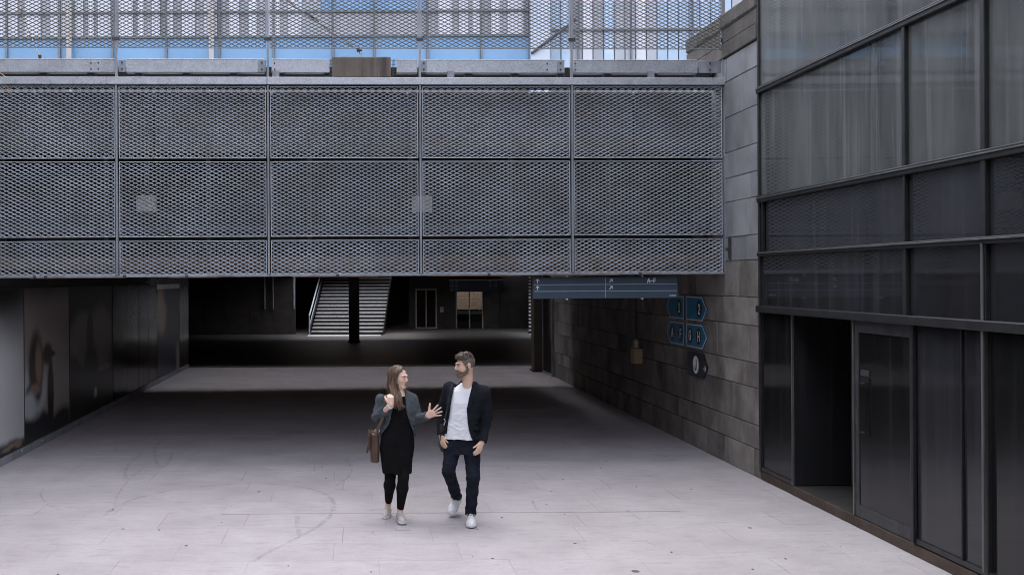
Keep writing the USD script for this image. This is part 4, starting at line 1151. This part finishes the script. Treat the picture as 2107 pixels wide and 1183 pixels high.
heel_r = toe_r + (heel_r - toe_r) / np.linalg.norm(heel_r - toe_r) * .285
fd.bone(an_l, (heel_l + toe_l) / 2 + (0, 0, .035), .034, .026, k=.02); fd.bone(an_r, (heel_r + toe_r) / 2 + (0, 0, .04), .034, .026, k=.02)
# hands: left hangs in view with the back of the hand out; the right one by the bag
hand_bones(fd, wr_l, J(982.5, 935, 10.16) - wr_l, (-.75, -.62, .1), .89, pr=.0115, curl=(-.30, -.34, -.38, -.42), spread=.05, tcurl=-.35, tout=.45)
hand_bones(fd, wr_r, J(912.5, 921, 10.34) - wr_r, (.55, -.80, .1), .89, pr=.0115, curl=(.30, .34, .38, .42), spread=.05, tcurl=.3, tout=.4)
man.put('body', fd.mesh(.0046), skin_man)
def face_parts(fig, L, R, s, woman, brow, parent=None):
    for sx in (-1, 1):
        e = fig.put('eye', cat([trimesh.creation.icosphere(2, .0112 * s).apply_translation(L(sx * .031, .0768, .008))]), eye_white)
        fig.put('iris', trimesh.creation.icosphere(2, .0065 * s).apply_translation(L(sx * .0312, .0836, .0075)), iris_m, parent=e)
        fig.put('eyelid', tube([L(sx * .017, .0885, .010), L(sx * .024, .0945, .0155), L(sx * .034, .093, .0165), L(sx * .044, .084, .011)], (.0014 if woman else .0016) * s, 6), brow, parent=e)
        fig.put('eyebrow', tube([L(sx * .011, .1005, .027), L(sx * .025, .0985, .033), L(sx * .040, .0885, .031), L(sx * .050, .077, .024)], np.array([.0028, .004, .0035, .002]) * s * (.6 if woman else .95), 6), brow)
    fig.put('lips', cat([tube([L(-.022, .086, -.059), L(-.010, .0955, -.0565), L(0, .0965, -.0575), L(.010, .0955, -.0565), L(.022, .086, -.059)], np.array([.002, .0045, .004, .0045, .002]) * s, 7),
                         tube([L(-.020, .086, -.0615), L(-.008, .095, -.0675), L(.008, .095, -.0675), L(.020, .086, -.0615)], np.array([.002, .0055, .0055, .002]) * s, 7)]), lip_m)
face_parts(man, mL, hR, 1.02, False, hair_grey)
# hair: shaved sides, longer top swept up
loc = lambda P, c, R, s: ((P - c) @ R.T) / s
hf = Field(); head_field(hf, hc, hR, 1.02, ears=False)
hf.warp(lambda P: -.0035)
def fade_cut(P):
    q = loc(P, hc, hR, 1.02)
    line = np.interp(q[:, 1], [-.12, -.07, -.03, .005, .030, .048, .062, .080], [-.075, -.07, -.045, -.020, -.012, .030, .066, .085])
    return line - q[:, 2]
hf.cut(fade_cut)
hf.cut(lambda P: (lambda q: .024 - np.hypot((q[:, 1] + .006) * 1.1, (q[:, 2] + .004) * .8))(loc(P, hc, hR, 1.02)))
man.put('hair_sides', hf.mesh(.0052), hair_fade)
hf = Field(); hf.ell(mL(0, .000, .072), np.array((.070, .093, .056)) * 1.02, hR)
hf.bone(mL(-.035, .062, .100), mL(.035, .062, .100), .026, .026, k=.02); hf.bone(mL(-.02, .03, .118), mL(.02, .03, .118), .026, .026, k=.02); hf.bone(mL(0, -.07, .085), mL(0, -.03, .115), .03, .03, k=.03)
hf.cut(lambda P: (lambda q: np.interp(q[:, 1], [-.1, -.06, .03, .07, .10], [.055, .045, .050, .068, .078]) - q[:, 2])(loc(P, hc, hR, 1.02)))
hf.warp(folds(42, .0065, 4, (1.5, .7, 1)))
top = man.put('hair_top', hf.mesh(.005), hair_grey)
r2 = np.random.default_rng(11)
tf = []
for i in range(70):
    x, y = r2.uniform(-.06, .06), r2.uniform(-.075, .085)
    z = .068 + .056 * math.sqrt(max(0, 1 - (x / .075) ** 2 - (y / .10) ** 2)) - .006
    d = np.array([r2.uniform(-.012, .012), r2.uniform(-.008, .016) + .25 * y * .1, r2.uniform(.010, .024)])
    a = mL(x, y, z); b = mL(*(np.array([x, y, z]) + d)); c_ = mL(*(np.array([x, y, z]) + d * 1.3 + (0, -.012, -.002)))
    tf.append(tube([a, b, c_], .0055, 5, .0012))
man.put('tufts', cat(tf), hair_grey, parent=top)
bf = Field(); head_field(bf, hc, hR, 1.02, ears=False)
bf.warp(lambda P: -.0045)
bf.warp(folds(150, .0016, 8))
def beard_cut(P):
    q = loc(P, hc, hR, 1.02)
    line = np.interp(q[:, 1], [-.01, .012, .030, .052, .070, .082, .090, .105], [.012, .002, -.042, -.058, -.056, -.048, -.041, -.041])
    low = np.interp(q[:, 1], [-.01, .02, .06, .09], [-.062, -.095, -.125, -.13])
    return np.maximum(np.maximum(q[:, 2] - line, low - q[:, 2]), -.004 - q[:, 1])
bf.cut(beard_cut)
bf.cut(lambda P: (lambda q: .0125 - np.sqrt((q[:, 0] * .62) ** 2 + ((q[:, 2] + .0615) * 1.15) ** 2 + np.maximum(.075 - q[:, 1], 0) ** 2))(loc(P, hc, hR, 1.02)))
man.put('beard', bf.mesh(.0045), beard_m)
# T-shirt
tf_ = Field()
tee = [(.895, 1.100, 10.385, .176, .126), (.98, 1.102, 10.385, .168, .119), (1.08, 1.115, 10.38, .160, .112), (1.28, 1.15, 10.378, .182, .122), (1.40, 1.17, 10.38, .165, .098), (1.455, 1.18, 10.388, .105, .074), (1.485, 1.182, 10.392, .070, .062)]
tf_.loft(tee, mf)
tf_.cut(lambda P: .075 - np.linalg.norm((P - (nk + np.array([mf[0] * .085, mf[1] * .085, .045]))) / np.array([1, 1, 1.0]), axis=1))
tf_.warp(lambda P: .0085 * (meshkit.fbm(np.c_[P[:, 0] * 9 + P[:, 2] * 7, P[:, 1] * 4, P[:, 2] * 13 - P[:, 0] * 10], 3, 2) - .5) * 2 * np.clip((1.32 - P[:, 2]) / .2, .25, 1))
tf_.warp(wrinkles([[12, 0, 22], [-8, 3, 20], [10, 4, -12]], .010, 19, [((1.08, 10.26, .98), .14, 1), ((1.12, 10.26, 1.16), .12, .5)]))
man.put('shirt', tf_.mesh(.006), tee_cloth)
# blazer
jz = np.array([.80, .86, .93, 1.01, 1.10, 1.225, 1.35, 1.45, 1.53])
xl = np.array([.905, .925, .945, .955, .968, .985, 1.005, 1.035, 1.05])
xr = np.array([1.275, 1.235, 1.195, 1.172, 1.160, 1.152, 1.180, 1.212, 1.235])
jf = Field()
jac = [(.805, 1.105, 10.39, .205, .155), (.88, 1.105, 10.39, .198, .150), (1.0, 1.11, 10.39, .183, .140), (1.10, 1.12, 10.385, .180, .136), (1.28, 1.15, 10.38, .203, .142), (1.39, 1.168, 10.385, .195, .112), (1.45, 1.178, 10.39, .145, .085), (1.50, 1.185, 10.395, .085, .070)]
jf.loft(jac, mf, p=2.3)
for a, b, c in ((sh_l, el_l, wr_l), (sh_r, el_r, wr_r)):
    e = b + (c - b) * .93
    jf.bone(a, b, .074, .059, k=.035); jf.bone(b, e, .059, .047, k=.02)
def lapel(P):
    z = P[:, 2]; L_, R_ = np.interp(z, jz, xl), np.interp(z, jz, xr)
    wl = np.interp(z, [1.08, 1.14, 1.36, 1.44, 1.5], [0, .012, .060, .055, .04])
    front = ((P[:, 0] - cx) * mf[0] + (P[:, 1] - cy) * mf[1]) > .03
    on = ((P[:, 0] > L_ - wl) & (P[:, 0] < L_)) | ((P[:, 0] > R_) & (P[:, 0] < R_ + wl))
    return np.where(front & on & (wl > .004), -.0065, 0.0)
jf.warp(lambda P: .0085 * (meshkit.fbm(np.c_[P[:, 0] * 8, P[:, 1] * 8, P[:, 2] * 11], 3, 5) - .5) * 2)
jf.warp(wrinkles(DIAG(24, 18), .012, 3, [(el_l, .13, 1), (el_r, .13, 1), ((1.24, 10.27, 1.10), .12, .8), (wr_l, .10, .7)]))
jf.warp(lapel)
jf.cut(lambda P: np.where((P[:, 0] - cx) * mf[0] + (P[:, 1] - cy) * mf[1] > -.03, np.minimum(P[:, 0] - np.interp(P[:, 2], jz, xl), np.interp(P[:, 2], jz, xr) - P[:, 0]), -1.0))
jf.cut(lambda P: .062 - np.linalg.norm((P - (nk + np.array([-.01, -.03, .075]))) * np.array([1, 1, .6]), axis=1))
def cuff_cut(wr, el):
    d = (wr - el) / np.linalg.norm(wr - el); e = el + (wr - el) * .955
    return lambda P: np.where(np.linalg.norm(P - e, axis=1) < .11, (P - e) @ d, -1.0)
jf.cut(cuff_cut(wr_l, el_l)); jf.cut(cuff_cut(wr_r, el_r))
jk = man.put('blazer', jf.mesh(.006), navy_cloth)
p_ = np.array([1.225, 10.245, 1.02])
man.put('pocket_flap', hull([(p_ + (dx, dy + abs(dx) * .3, dz)) for dx in (-.045, .055) for dy in (-.006, .01) for dz in (-.02, .02)]), navy_cloth, smooth=False, parent=jk)
col = Field()
for sx in (-1, 1):
    col.bone(nk + (sx * .066, -.02, -.012), nk + (sx * .045, .055, .045), .016, .016, k=.02)
col.bone(nk + (-.045, .055, .045), nk + (.045, .055, .045), .016, .016, k=.02)
man.put('collar', col.mesh(.006), navy_cloth, parent=jk)
# jeans
pf = Field()
pf.loft([(.74, 1.105, 10.392, .165, .120), (.80, 1.105, 10.392, .172, .125), (.90, 1.102, 10.39, .160, .112), (.955, 1.10, 10.39, .150, .104)], mf, k=.04)
for a, b, c, hem in ((hip_l, kn_l, an_l, heel_l), (hip_r, kn_r, an_r, heel_r)):
    d = c - b; e = b + d * 1.20
    pf.bone(a, b, .092, .068, k=.03); pf.bone(b, b + d * .45, .068, .063, k=.02); pf.bone(b + d * .45, e, .063, .056, k=.02)
pf.warp(lambda P: .009 * (meshkit.fbm(np.c_[P[:, 0] * 10, P[:, 1] * 10, P[:, 2] * 17 + P[:, 0] * 9], 3, 12) - .5) * 2 * np.interp(P[:, 2], [.05, .25, .5, .9], [1.6, 1.2, 1, .5]))
def hem_cut(kn, an, f_):
    d = (an - kn) / np.linalg.norm(an - kn); e = kn + (an - kn) * f_
    return lambda P: np.where(np.linalg.norm(P - e, axis=1) < .12, (P - e) @ d, -1.0)
pf.warp(wrinkles(DIAG(28, 16), .014, 15, [(kn_l, .12, .9), (kn_r, .12, .9), (an_l + (0, 0, .06), .11, .7), (an_r + (0, 0, .04), .12, .8), ((1.10, 10.28, .83), .10, .8)]))
pf.cut(hem_cut(kn_l, an_l, 1.17)); pf.cut(hem_cut(kn_r, an_r, 1.08))
tr_ = man.put('jeans', pf.mesh(.006), denim)
shoe(man, heel_l, toe_l, sneaker, sole_white, .300, 1.22)
shoe(man, heel_r, toe_r, sneaker, sole_white, .300, 1.22)
# his shoulder bag, hanging behind the right arm
bb = J(914, 905, 10.40)
mbag = Fig('shoulder_bag', 'black leather shoulder bag hanging behind the hand of the man', 'bag', bb)
mbag.put('bag_body', hull([bb + (x, y, z) for x in (-.045, .055) for y in (-.01, .20) for z in (-.10, .17)] + [bb + (x, y, -.13) for x in (-.03, .04) for y in (.02, .16)]), leather_black, smooth=False)
mbag.put('strap', tube([bb + (.0, .06, .16), J(915, 866, 10.34), J(921, 838, 10.33), J(926, 812, 10.35), J(930, 790, 10.40)], .012, 6), leather_black)
mbag.put('buckle', cat([tube([J(913.5, 861, 10.31), J(916, 866, 10.31), J(913, 875, 10.31)], .006, 6)]), chrome)

# ------------------------------------------------------------------ the woman
wb = np.array([.43, 10.46, 0.0])
wom = Fig('person', 'woman with long brown hair in grey blazer and black dress, raising one open hand', 'person', wb, 'two people walking and talking')
YW = 10.46
wf = np.array([.22, -.975])
whc, wR = J(820.5, 775.5, YW), rows_of((.82, -.56, -.12))
ws = .985
a_l, b_l, c_l = J(783.5, 821, 10.47), J(776, 858, 10.46), J(804, 833, 10.24)           # her right arm, at the left of the picture
a_r, b_r, c_r = J(850, 820, 10.48), J(859, 862, 10.46), J(880.5, 855, 10.24)
wnk = J(829, 806, 10.46)
fd = Field()
wL = head_field(fd, whc, wR, ws, True, ears=False)
fd.bone(wL(0, -.02, -.05), wnk - (0, 0, .05), .045, .052, k=.03)
wt = [(.78, .425, 10.46, .155, .105), (.92, .43, 10.46, .150, .10), (1.05, .44, 10.455, .118, .085), (1.20, .455, 10.45, .135, .095), (1.30, .465, 10.455, .135, .08), (1.37, .475, 10.46, .085, .055)]
fd.loft(wt, wf, k=.03)
for a, b, c in ((a_l, b_l, c_l), (a_r, b_r, c_r)):
    fd.bone(a, b, .042, .036, k=.04); fd.bone(b, c, .036, .024, k=.02)
wh_l, wk_l, wa_l = J(800, 915, 10.47), J(803, 980, 10.48), J(799, 1036, 10.68)
wh_r, wk_r, wa_r = J(836, 915, 10.46), J(830, 982, 10.36), J(823.5, 1051, 10.44)
wt_l, we_l = np.array([J(792.5, 1066, 10.52)[0], 10.53, .004]), np.array([J(799, 1045, 10.76)[0], 10.765, .006])
wt_r, we_r = np.array([J(830, 1078, 10.26)[0], 10.265, .012]), np.array([J(821, 1060, 10.49)[0], 10.495, .003])
for a, b, c, h_, t_ in ((wh_l, wk_l, wa_l, we_l, wt_l), (wh_r, wk_r, wa_r, we_r, wt_r)):
    fd.bone(a, b, .068, .046, k=.04); fd.bone(b, b + (c - b) * .3, .046, .048, k=.02); fd.bone(b + (c - b) * .3, c, .048, .029, k=.02)
    fd.bone(c, (h_ * .6 + t_ * .4) + (0, 0, .035), .029, .024, k=.02)
hand_bones(fd, c_l, J(803.5, 815, 10.25) - c_l, (-1, .05, .0), .92, curl=(1.05, 1.05, 1.05, 1.05), spread=.03, tcurl=.9, tout=.5)
hand_bones(fd, c_r, J(893, 849.5, 10.20) - c_r, (-.25, -.1, 1.0), .98, curl=(.10, .06, .06, .08), spread=.24, tcurl=.12, tout=.95, pr=.0098)
wom.put('body', fd.mesh(.0045), skin_woman)
face_parts(wom, wL, wR, ws, True, M('soft_brown_brow', (.12, .07, .045), rough=.7))
# dress and leggings
df = Field()
drs = [(.525, .423, 10.455, .155, .135), (.62, .421, 10.455, .165, .138), (.80, .424, 10.458, .190, .138), (.88, .428, 10.458, .182, .130), (1.05, .442, 10.453, .140, .105), (1.20, .455, 10.45, .155, .116), (1.30, .465, 10.455, .140, .092), (1.36, .472, 10.458, .095, .064), (1.385, .476, 10.46, .070, .056)]
df.loft(drs, wf, p=2.2)
df.cut(lambda P: .062 - np.linalg.norm(P - (wnk + np.array([wf[0] * .07, wf[1] * .07, .02])), axis=1))
df.warp(lambda P: .0055 * (meshkit.fbm(np.c_[P[:, 0] * 6 + P[:, 2] * 4, P[:, 1] * 6, P[:, 2] * 12 - P[:, 0] * 4], 3, 21) - .5) * 2)
df.warp(lambda P: np.where(P[:, 2] < .74, .006 * np.sin(P[:, 0] * 46 + P[:, 2] * 8) * (.74 - P[:, 2]) / .2, 0))
df.warp(wrinkles([[5, 0, 24], [4, 3, 20], [8, 4, 9]], .009, 23, [((.45, 10.34, 1.04), .16, 1), ((.42, 10.33, .80), .12, .7)]))
dr_ = wom.put('dress', df.mesh(.006), black_knit)
lf = Field()
for a, b, c in ((wh_l, wk_l, wa_l), (wh_r, wk_r, wa_r)):
    lf.bone(a, b, .079, .057, k=.02); lf.bone(b, b + (c - b) * .32, .057, .063, k=.02); lf.bone(b + (c - b) * .32, c, .063, .033, k=.02)
lf.warp(folds(30, .002, 31, (1, 1, 2)))
for kn, an, f_ in ((wk_l, wa_l, .93), (wk_r, wa_r, .93)):
    lf.cut(hem_cut(kn, an, f_))
wom.put('leggings', lf.mesh(.006), black_knit)
# grey blazer
wz = np.array([.87, .915, .95, 1.04, 1.12, 1.17, 1.26, 1.35, 1.42])
wl = np.array([.215, .235, .262, .330, .352, .360, .385, .425, .44])
wr = np.array([.640, .618, .600, .566, .540, .524, .515, .508, .51])
gf = Field()
gj = [(.892, .433, 10.46, .198, .140), (.95, .436, 10.46, .190, .134), (1.06, .444, 10.455, .160, .120), (1.20, .455, 10.45, .172, .130), (1.29, .463, 10.455, .170, .105), (1.345, .47, 10.46, .140, .080), (1.40, .475, 10.465, .075, .062)]
gf.loft(gj, wf, p=2.3)
for a, b, c in ((a_l, b_l, c_l), (a_r, b_r, c_r)):
    e = b + (c - b) * .90
    gf.bone(a, b, .055, .052, k=.035); gf.bone(b, e, .052, .049, k=.02)
wcx, wcy = .45, 10.455
def wlap(P):
    z = P[:, 2]; L_, R_ = np.interp(z, wz, wl), np.interp(z, wz, wr)
    wd = np.interp(z, [1.02, 1.08, 1.26, 1.33, 1.38], [0, .012, .055, .05, .03])
    front = ((P[:, 0] - wcx) * wf[0] + (P[:, 1] - wcy) * wf[1]) > .03
    on = ((P[:, 0] > L_ - wd) & (P[:, 0] < L_)) | ((P[:, 0] > R_) & (P[:, 0] < R_ + wd))
    return np.where(front & on & (wd > .004), -.006, 0.0)
gf.warp(lambda P: .0085 * (meshkit.fbm(np.c_[P[:, 0] * 10, P[:, 1] * 10, P[:, 2] * 12], 3, 41) - .5) * 2)
gf.warp(wrinkles(DIAG(25, 20), .012, 8, [(b_l, .13, 1), (b_r, .12, 1), ((.30, 10.36, 1.05), .13, .8), ((.58, 10.36, 1.0), .12, .7)]))
gf.warp(wlap)
gf.cut(lambda P: np.where((P[:, 0] - wcx) * wf[0] + (P[:, 1] - wcy) * wf[1] > -.03, np.minimum(P[:, 0] - np.interp(P[:, 2], wz, wl), np.interp(P[:, 2], wz, wr) - P[:, 0]), -1.0) * np.where((P[:, 0] < .38) & (P[:, 1] < 10.31) & (P[:, 2] > 1.1), -1, 1))
gf.cut(cuff_cut(c_l, b_l)); gf.cut(cuff_cut(c_r, b_r))
gk = wom.put('blazer', gf.mesh(.006), grey_cloth)
ca, cb = b_l + (c_l - b_l) * .90, b_l + (c_l - b_l) * .99
wom.put('cuff', tube([ca, cb], .036, 12), white_cuff, parent=gk)
# hair
hf = Field(); hf.ell(wL(0, -.024, .036), np.array((.085, .100, .094)) * ws, wR)
hf.bone(wL(-.05, -.045, .02), wL(-.055, -.05, -.12), .05, .05, k=.03); hf.bone(wL(.05, -.045, .02), wL(.05, -.055, -.12), .05, .045, k=.03)
hf.bone(wL(0, -.08, .02), wL(0, -.085, -.14), .055, .05, k=.03)
def wface(P):
    q = loc(P, whc, wR, ws)
    hl = np.interp(q[:, 2], [-.13, -.05, .0, .05, .085, .115], [-.012, .012, .030, .052, .066, .085])
    side = np.clip((np.abs(q[:, 0]) - .03) / .05, 0, 1) * .022
    return q[:, 1] - (hl - side * (q[:, 2] < .07))
hf.cut(wface)
hf.cut(lambda P: (lambda q: -.17 - q[:, 2])(loc(P, whc, wR, ws)))
hf.warp(lambda P: .006 * (meshkit.fbm(loc(P, whc, wR, ws) * np.array([60, 60, 9]), 3, 6) - .5) * 2)
hr = wom.put('hair', hf.mesh(.0055), hair_brown)
r3 = np.random.default_rng(5)
lk = []
def lock(pts, r0, n=16, wob=.006, ph=0.0):
    q = smooth_line(pts, n)
    s = np.linspace(0, 1, n)
    q[:, 0] += wob * np.sin(s * 9 + ph) * s; q[:, 1] += wob * np.cos(s * 8 + ph) * s
    rr = r0 * np.interp(s, [0, .15, .6, .9, 1], [.5, 1, .95, .5, .12])
    return tube(q, rr, 6)
# locks falling in front of her right shoulder to the chest
for i in range(60):
    u = r3.uniform(-1, 1); v = r3.uniform(0, 1)
    st_ = wL(.060 + .016 * u, .012 - .035 * v, .03 + .03 * u)
    md = J(811 + 9 * u + 4 * v, 806 + 4 * v, 10.36 - .02 * v)
    m2 = J(817 + 9 * u + 3 * v, 826, 10.315 - .02 * r3.random())
    en = J(820 + 10 * u + r3.uniform(-2, 2), 836 + r3.uniform(-2, 11) - 4 * abs(u), 10.31 - .02 * r3.random())
    lk.append(lock([st_, md, m2, en], r3.uniform(.006, .0105), 18, r3.uniform(.006, .014), r3.uniform(0, 6)))
# locks over the back and side of the head
for i in range(44):
    a_ = r3.uniform(1.5, 4.2)
    x_, y_ = .080 * math.cos(a_), -.030 - .085 * abs(math.sin(a_)) * (1 if math.sin(a_) < 0 else .3)
    x_ = r3.uniform(-.075, .085)
    y_ = -.035 - .070 * math.sqrt(max(0, 1 - (x_ / .09) ** 2)) * r3.uniform(.2, 1)
    lk.append(lock([wL(x_ * .5, y_ * .5 - .01, .118), wL(x_ * .95, y_ * .95, .06), wL(x_ * 1.12, y_ * 1.08, -.03), wL(x_ * 1.1, y_ * 1.12 + .005, -.12), wL(x_ * 1.05, y_ * 1.1 + .015, -.165 - r3.uniform(0, .05))],
                   r3.uniform(.007, .011), 16, r3.uniform(.003, .007), r3.uniform(0, 6)))
# side curtain next to the face
for i in range(26):
    u = r3.uniform(0, 1)
    lk.append(lock([wL(.018 + .02 * u, .045 - .07 * u, .118 - .01 * u), wL(.066 + .010 * u, .040 - .07 * u, .06), wL(.078 + .006 * u, .020 - .06 * u, -.02), wL(.080, .008 - .05 * u, -.09), J(806 + 6 * u, 812 + 5 * r3.random(), 10.35)],
                   r3.uniform(.006, .009), 16, r3.uniform(.002, .006), r3.uniform(0, 6)))
for i in range(60):
    a_ = r3.uniform(-1, 1)
    x_ = .03 + .05 * a_; y_ = -.03 - .055 * r3.random()
    lk.append(lock([wL(x_ * .6, y_ * .4, .120), wL(x_ * 1.05 + .012, y_ * .9, .055), wL(x_ * 1.15 + .022, y_ * 1.0, -.03), wL(x_ * 1.1 + .030, y_ * 1.0 + .012, -.11), wL(x_ + .030, y_ + .03, -.185 - r3.uniform(0, .045))],
                   r3.uniform(.004, .0075), 20, r3.uniform(.006, .013), r3.uniform(0, 6)))
for i in range(26):
    a_ = r3.uniform(0, 6.28); c_ = r3.uniform(.3, 1)
    p0 = wL(.06 * math.cos(a_), -.03 + .06 * math.sin(a_), .112); p1 = wL(.088 * math.cos(a_) * c_, -.03 + .098 * math.sin(a_) * c_ * (1 if math.sin(a_) < 0 else .4), .10 - .10 * r3.random())
    lk.append(tube([p0, (p0 + p1) / 2 + (r3.uniform(-.006, .006), 0, .010), p1 + (r3.uniform(-.01, .01), 0, 0)], .0016, 4, .0006))
# a thin lock over her left lapel, and stray ends
lk.append(lock([wL(-.06, .01, -.02), wL(-.062, .015, -.09), J(839, 806, 10.36), J(846, 811, 10.335), J(847.5, 818, 10.335)], .005, 18, .003))
for i in range(5):
    lk.append(lock([J(818, 826 + i * 2, 10.30), J(826 + i, 832 + i, 10.295), J(833 + i * 1.2, 833 + i * 2.2, 10.30)], .003, 10, .003, i))
wom.put('hair_lock', cat(lk), hair_brown, parent=hr)
shoe(wom, we_l, wt_l, beige_shoe, sole_white, .262, 1.18, lace=sole_white)
shoe(wom, we_r, wt_r, beige_shoe, sole_white, .262, 1.18, lace=sole_white)

# her bag
gb = J(771.5, 919, 10.44)
bag = Fig('handbag', 'brown leather satchel with a flap and steel ring hanging at the hip of the woman', 'bag', gb)
def satchel():
    f_ = Field()
    pts = [(-.035, -.155), (.028, -.17), (.040, -.10), (.044, .10), (.036, .155), (-.030, .150), (-.050, .09), (-.052, -.09)]
    P_ = Polygon(pts).buffer(-.012).buffer(.012)
    m = frame_map(prism(P_, .27), gb + (0, -.06, 0), (1, 0, 0), (0, 0, 1), (0, 1, 0))
    m.invert()
    return m
bag.put('bag_body', rough_box(gb[0] - .050, gb[0] + .046, gb[1] - .06, gb[1] + .21, gb[2] - .165, gb[2] + .155, b=.022, step=.03, amp=.004, seed=5), leather_brown)
bag.put('flap', rough_box(gb[0] - .072, gb[0] - .050, gb[1] - .06, gb[1] + .21, gb[2] - .03, gb[2] + .165, b=.008, step=.03, amp=.006, seed=8), leather_brown)
bag.put('flap_strap', tube([gb + (-.066, .02, .03), gb + (-.078, .01, -.02), gb + (-.085, .0, -.065)], .011, 6), leather_brown)
bag.put('seam', cat([tube([gb + (x, -.062, -.15), gb + (x, -.064, .0), gb + (x, -.062, .14)], .003, 5) for x in (-.046, .042)]), M('leather_piping', (.05, .026, .014), rough=.5))
rg = J(776, 886, 10.40)
a_ = np.linspace(0, 2 * np.pi, 20)
bag.put('ring', tube(np.c_[rg[0] + .026 * np.cos(a_), np.full(20, rg[1]), rg[2] + .020 * np.sin(a_)], .005, 6), chrome)
bag.put('ring_tab', bx(rg[0] - .018, rg[0] + .018, rg[1] - .012, rg[1] + .012, rg[2] - .045, rg[2] - .012, b=.004), leather_brown, smooth=False)
st_pts = [rg + (.0, 0, .012), J(781, 873, 10.38), J(786, 862, 10.36), J(790, 845, 10.345), J(793, 826, 10.36), J(796, 812, 10.41)]
q = smooth_line(st_pts, 24)
sv = []
for x in (-.018, .018):
    for y in (-.004, .004):
        sv.append(q + (x, y, 0))
V = np.stack(sv, 1).reshape(-1, 3)
Fc = []
for i in range(len(q) - 1):
    b0, b1 = i * 4, i * 4 + 4
    for (p0, p1) in ((0, 1), (1, 3), (3, 2), (2, 0)):
        Fc += [(b0 + p0, b1 + p0, b1 + p1), (b0 + p0, b1 + p1, b0 + p1)]
Fc += [(0, 1, 3), (0, 3, 2), (len(V) - 4, len(V) - 1, len(V) - 3), (len(V) - 4, len(V) - 2, len(V) - 1)]
bag.put('strap', trimesh.Trimesh(V, np.array(Fc), process=False), leather_brown, smooth=False)
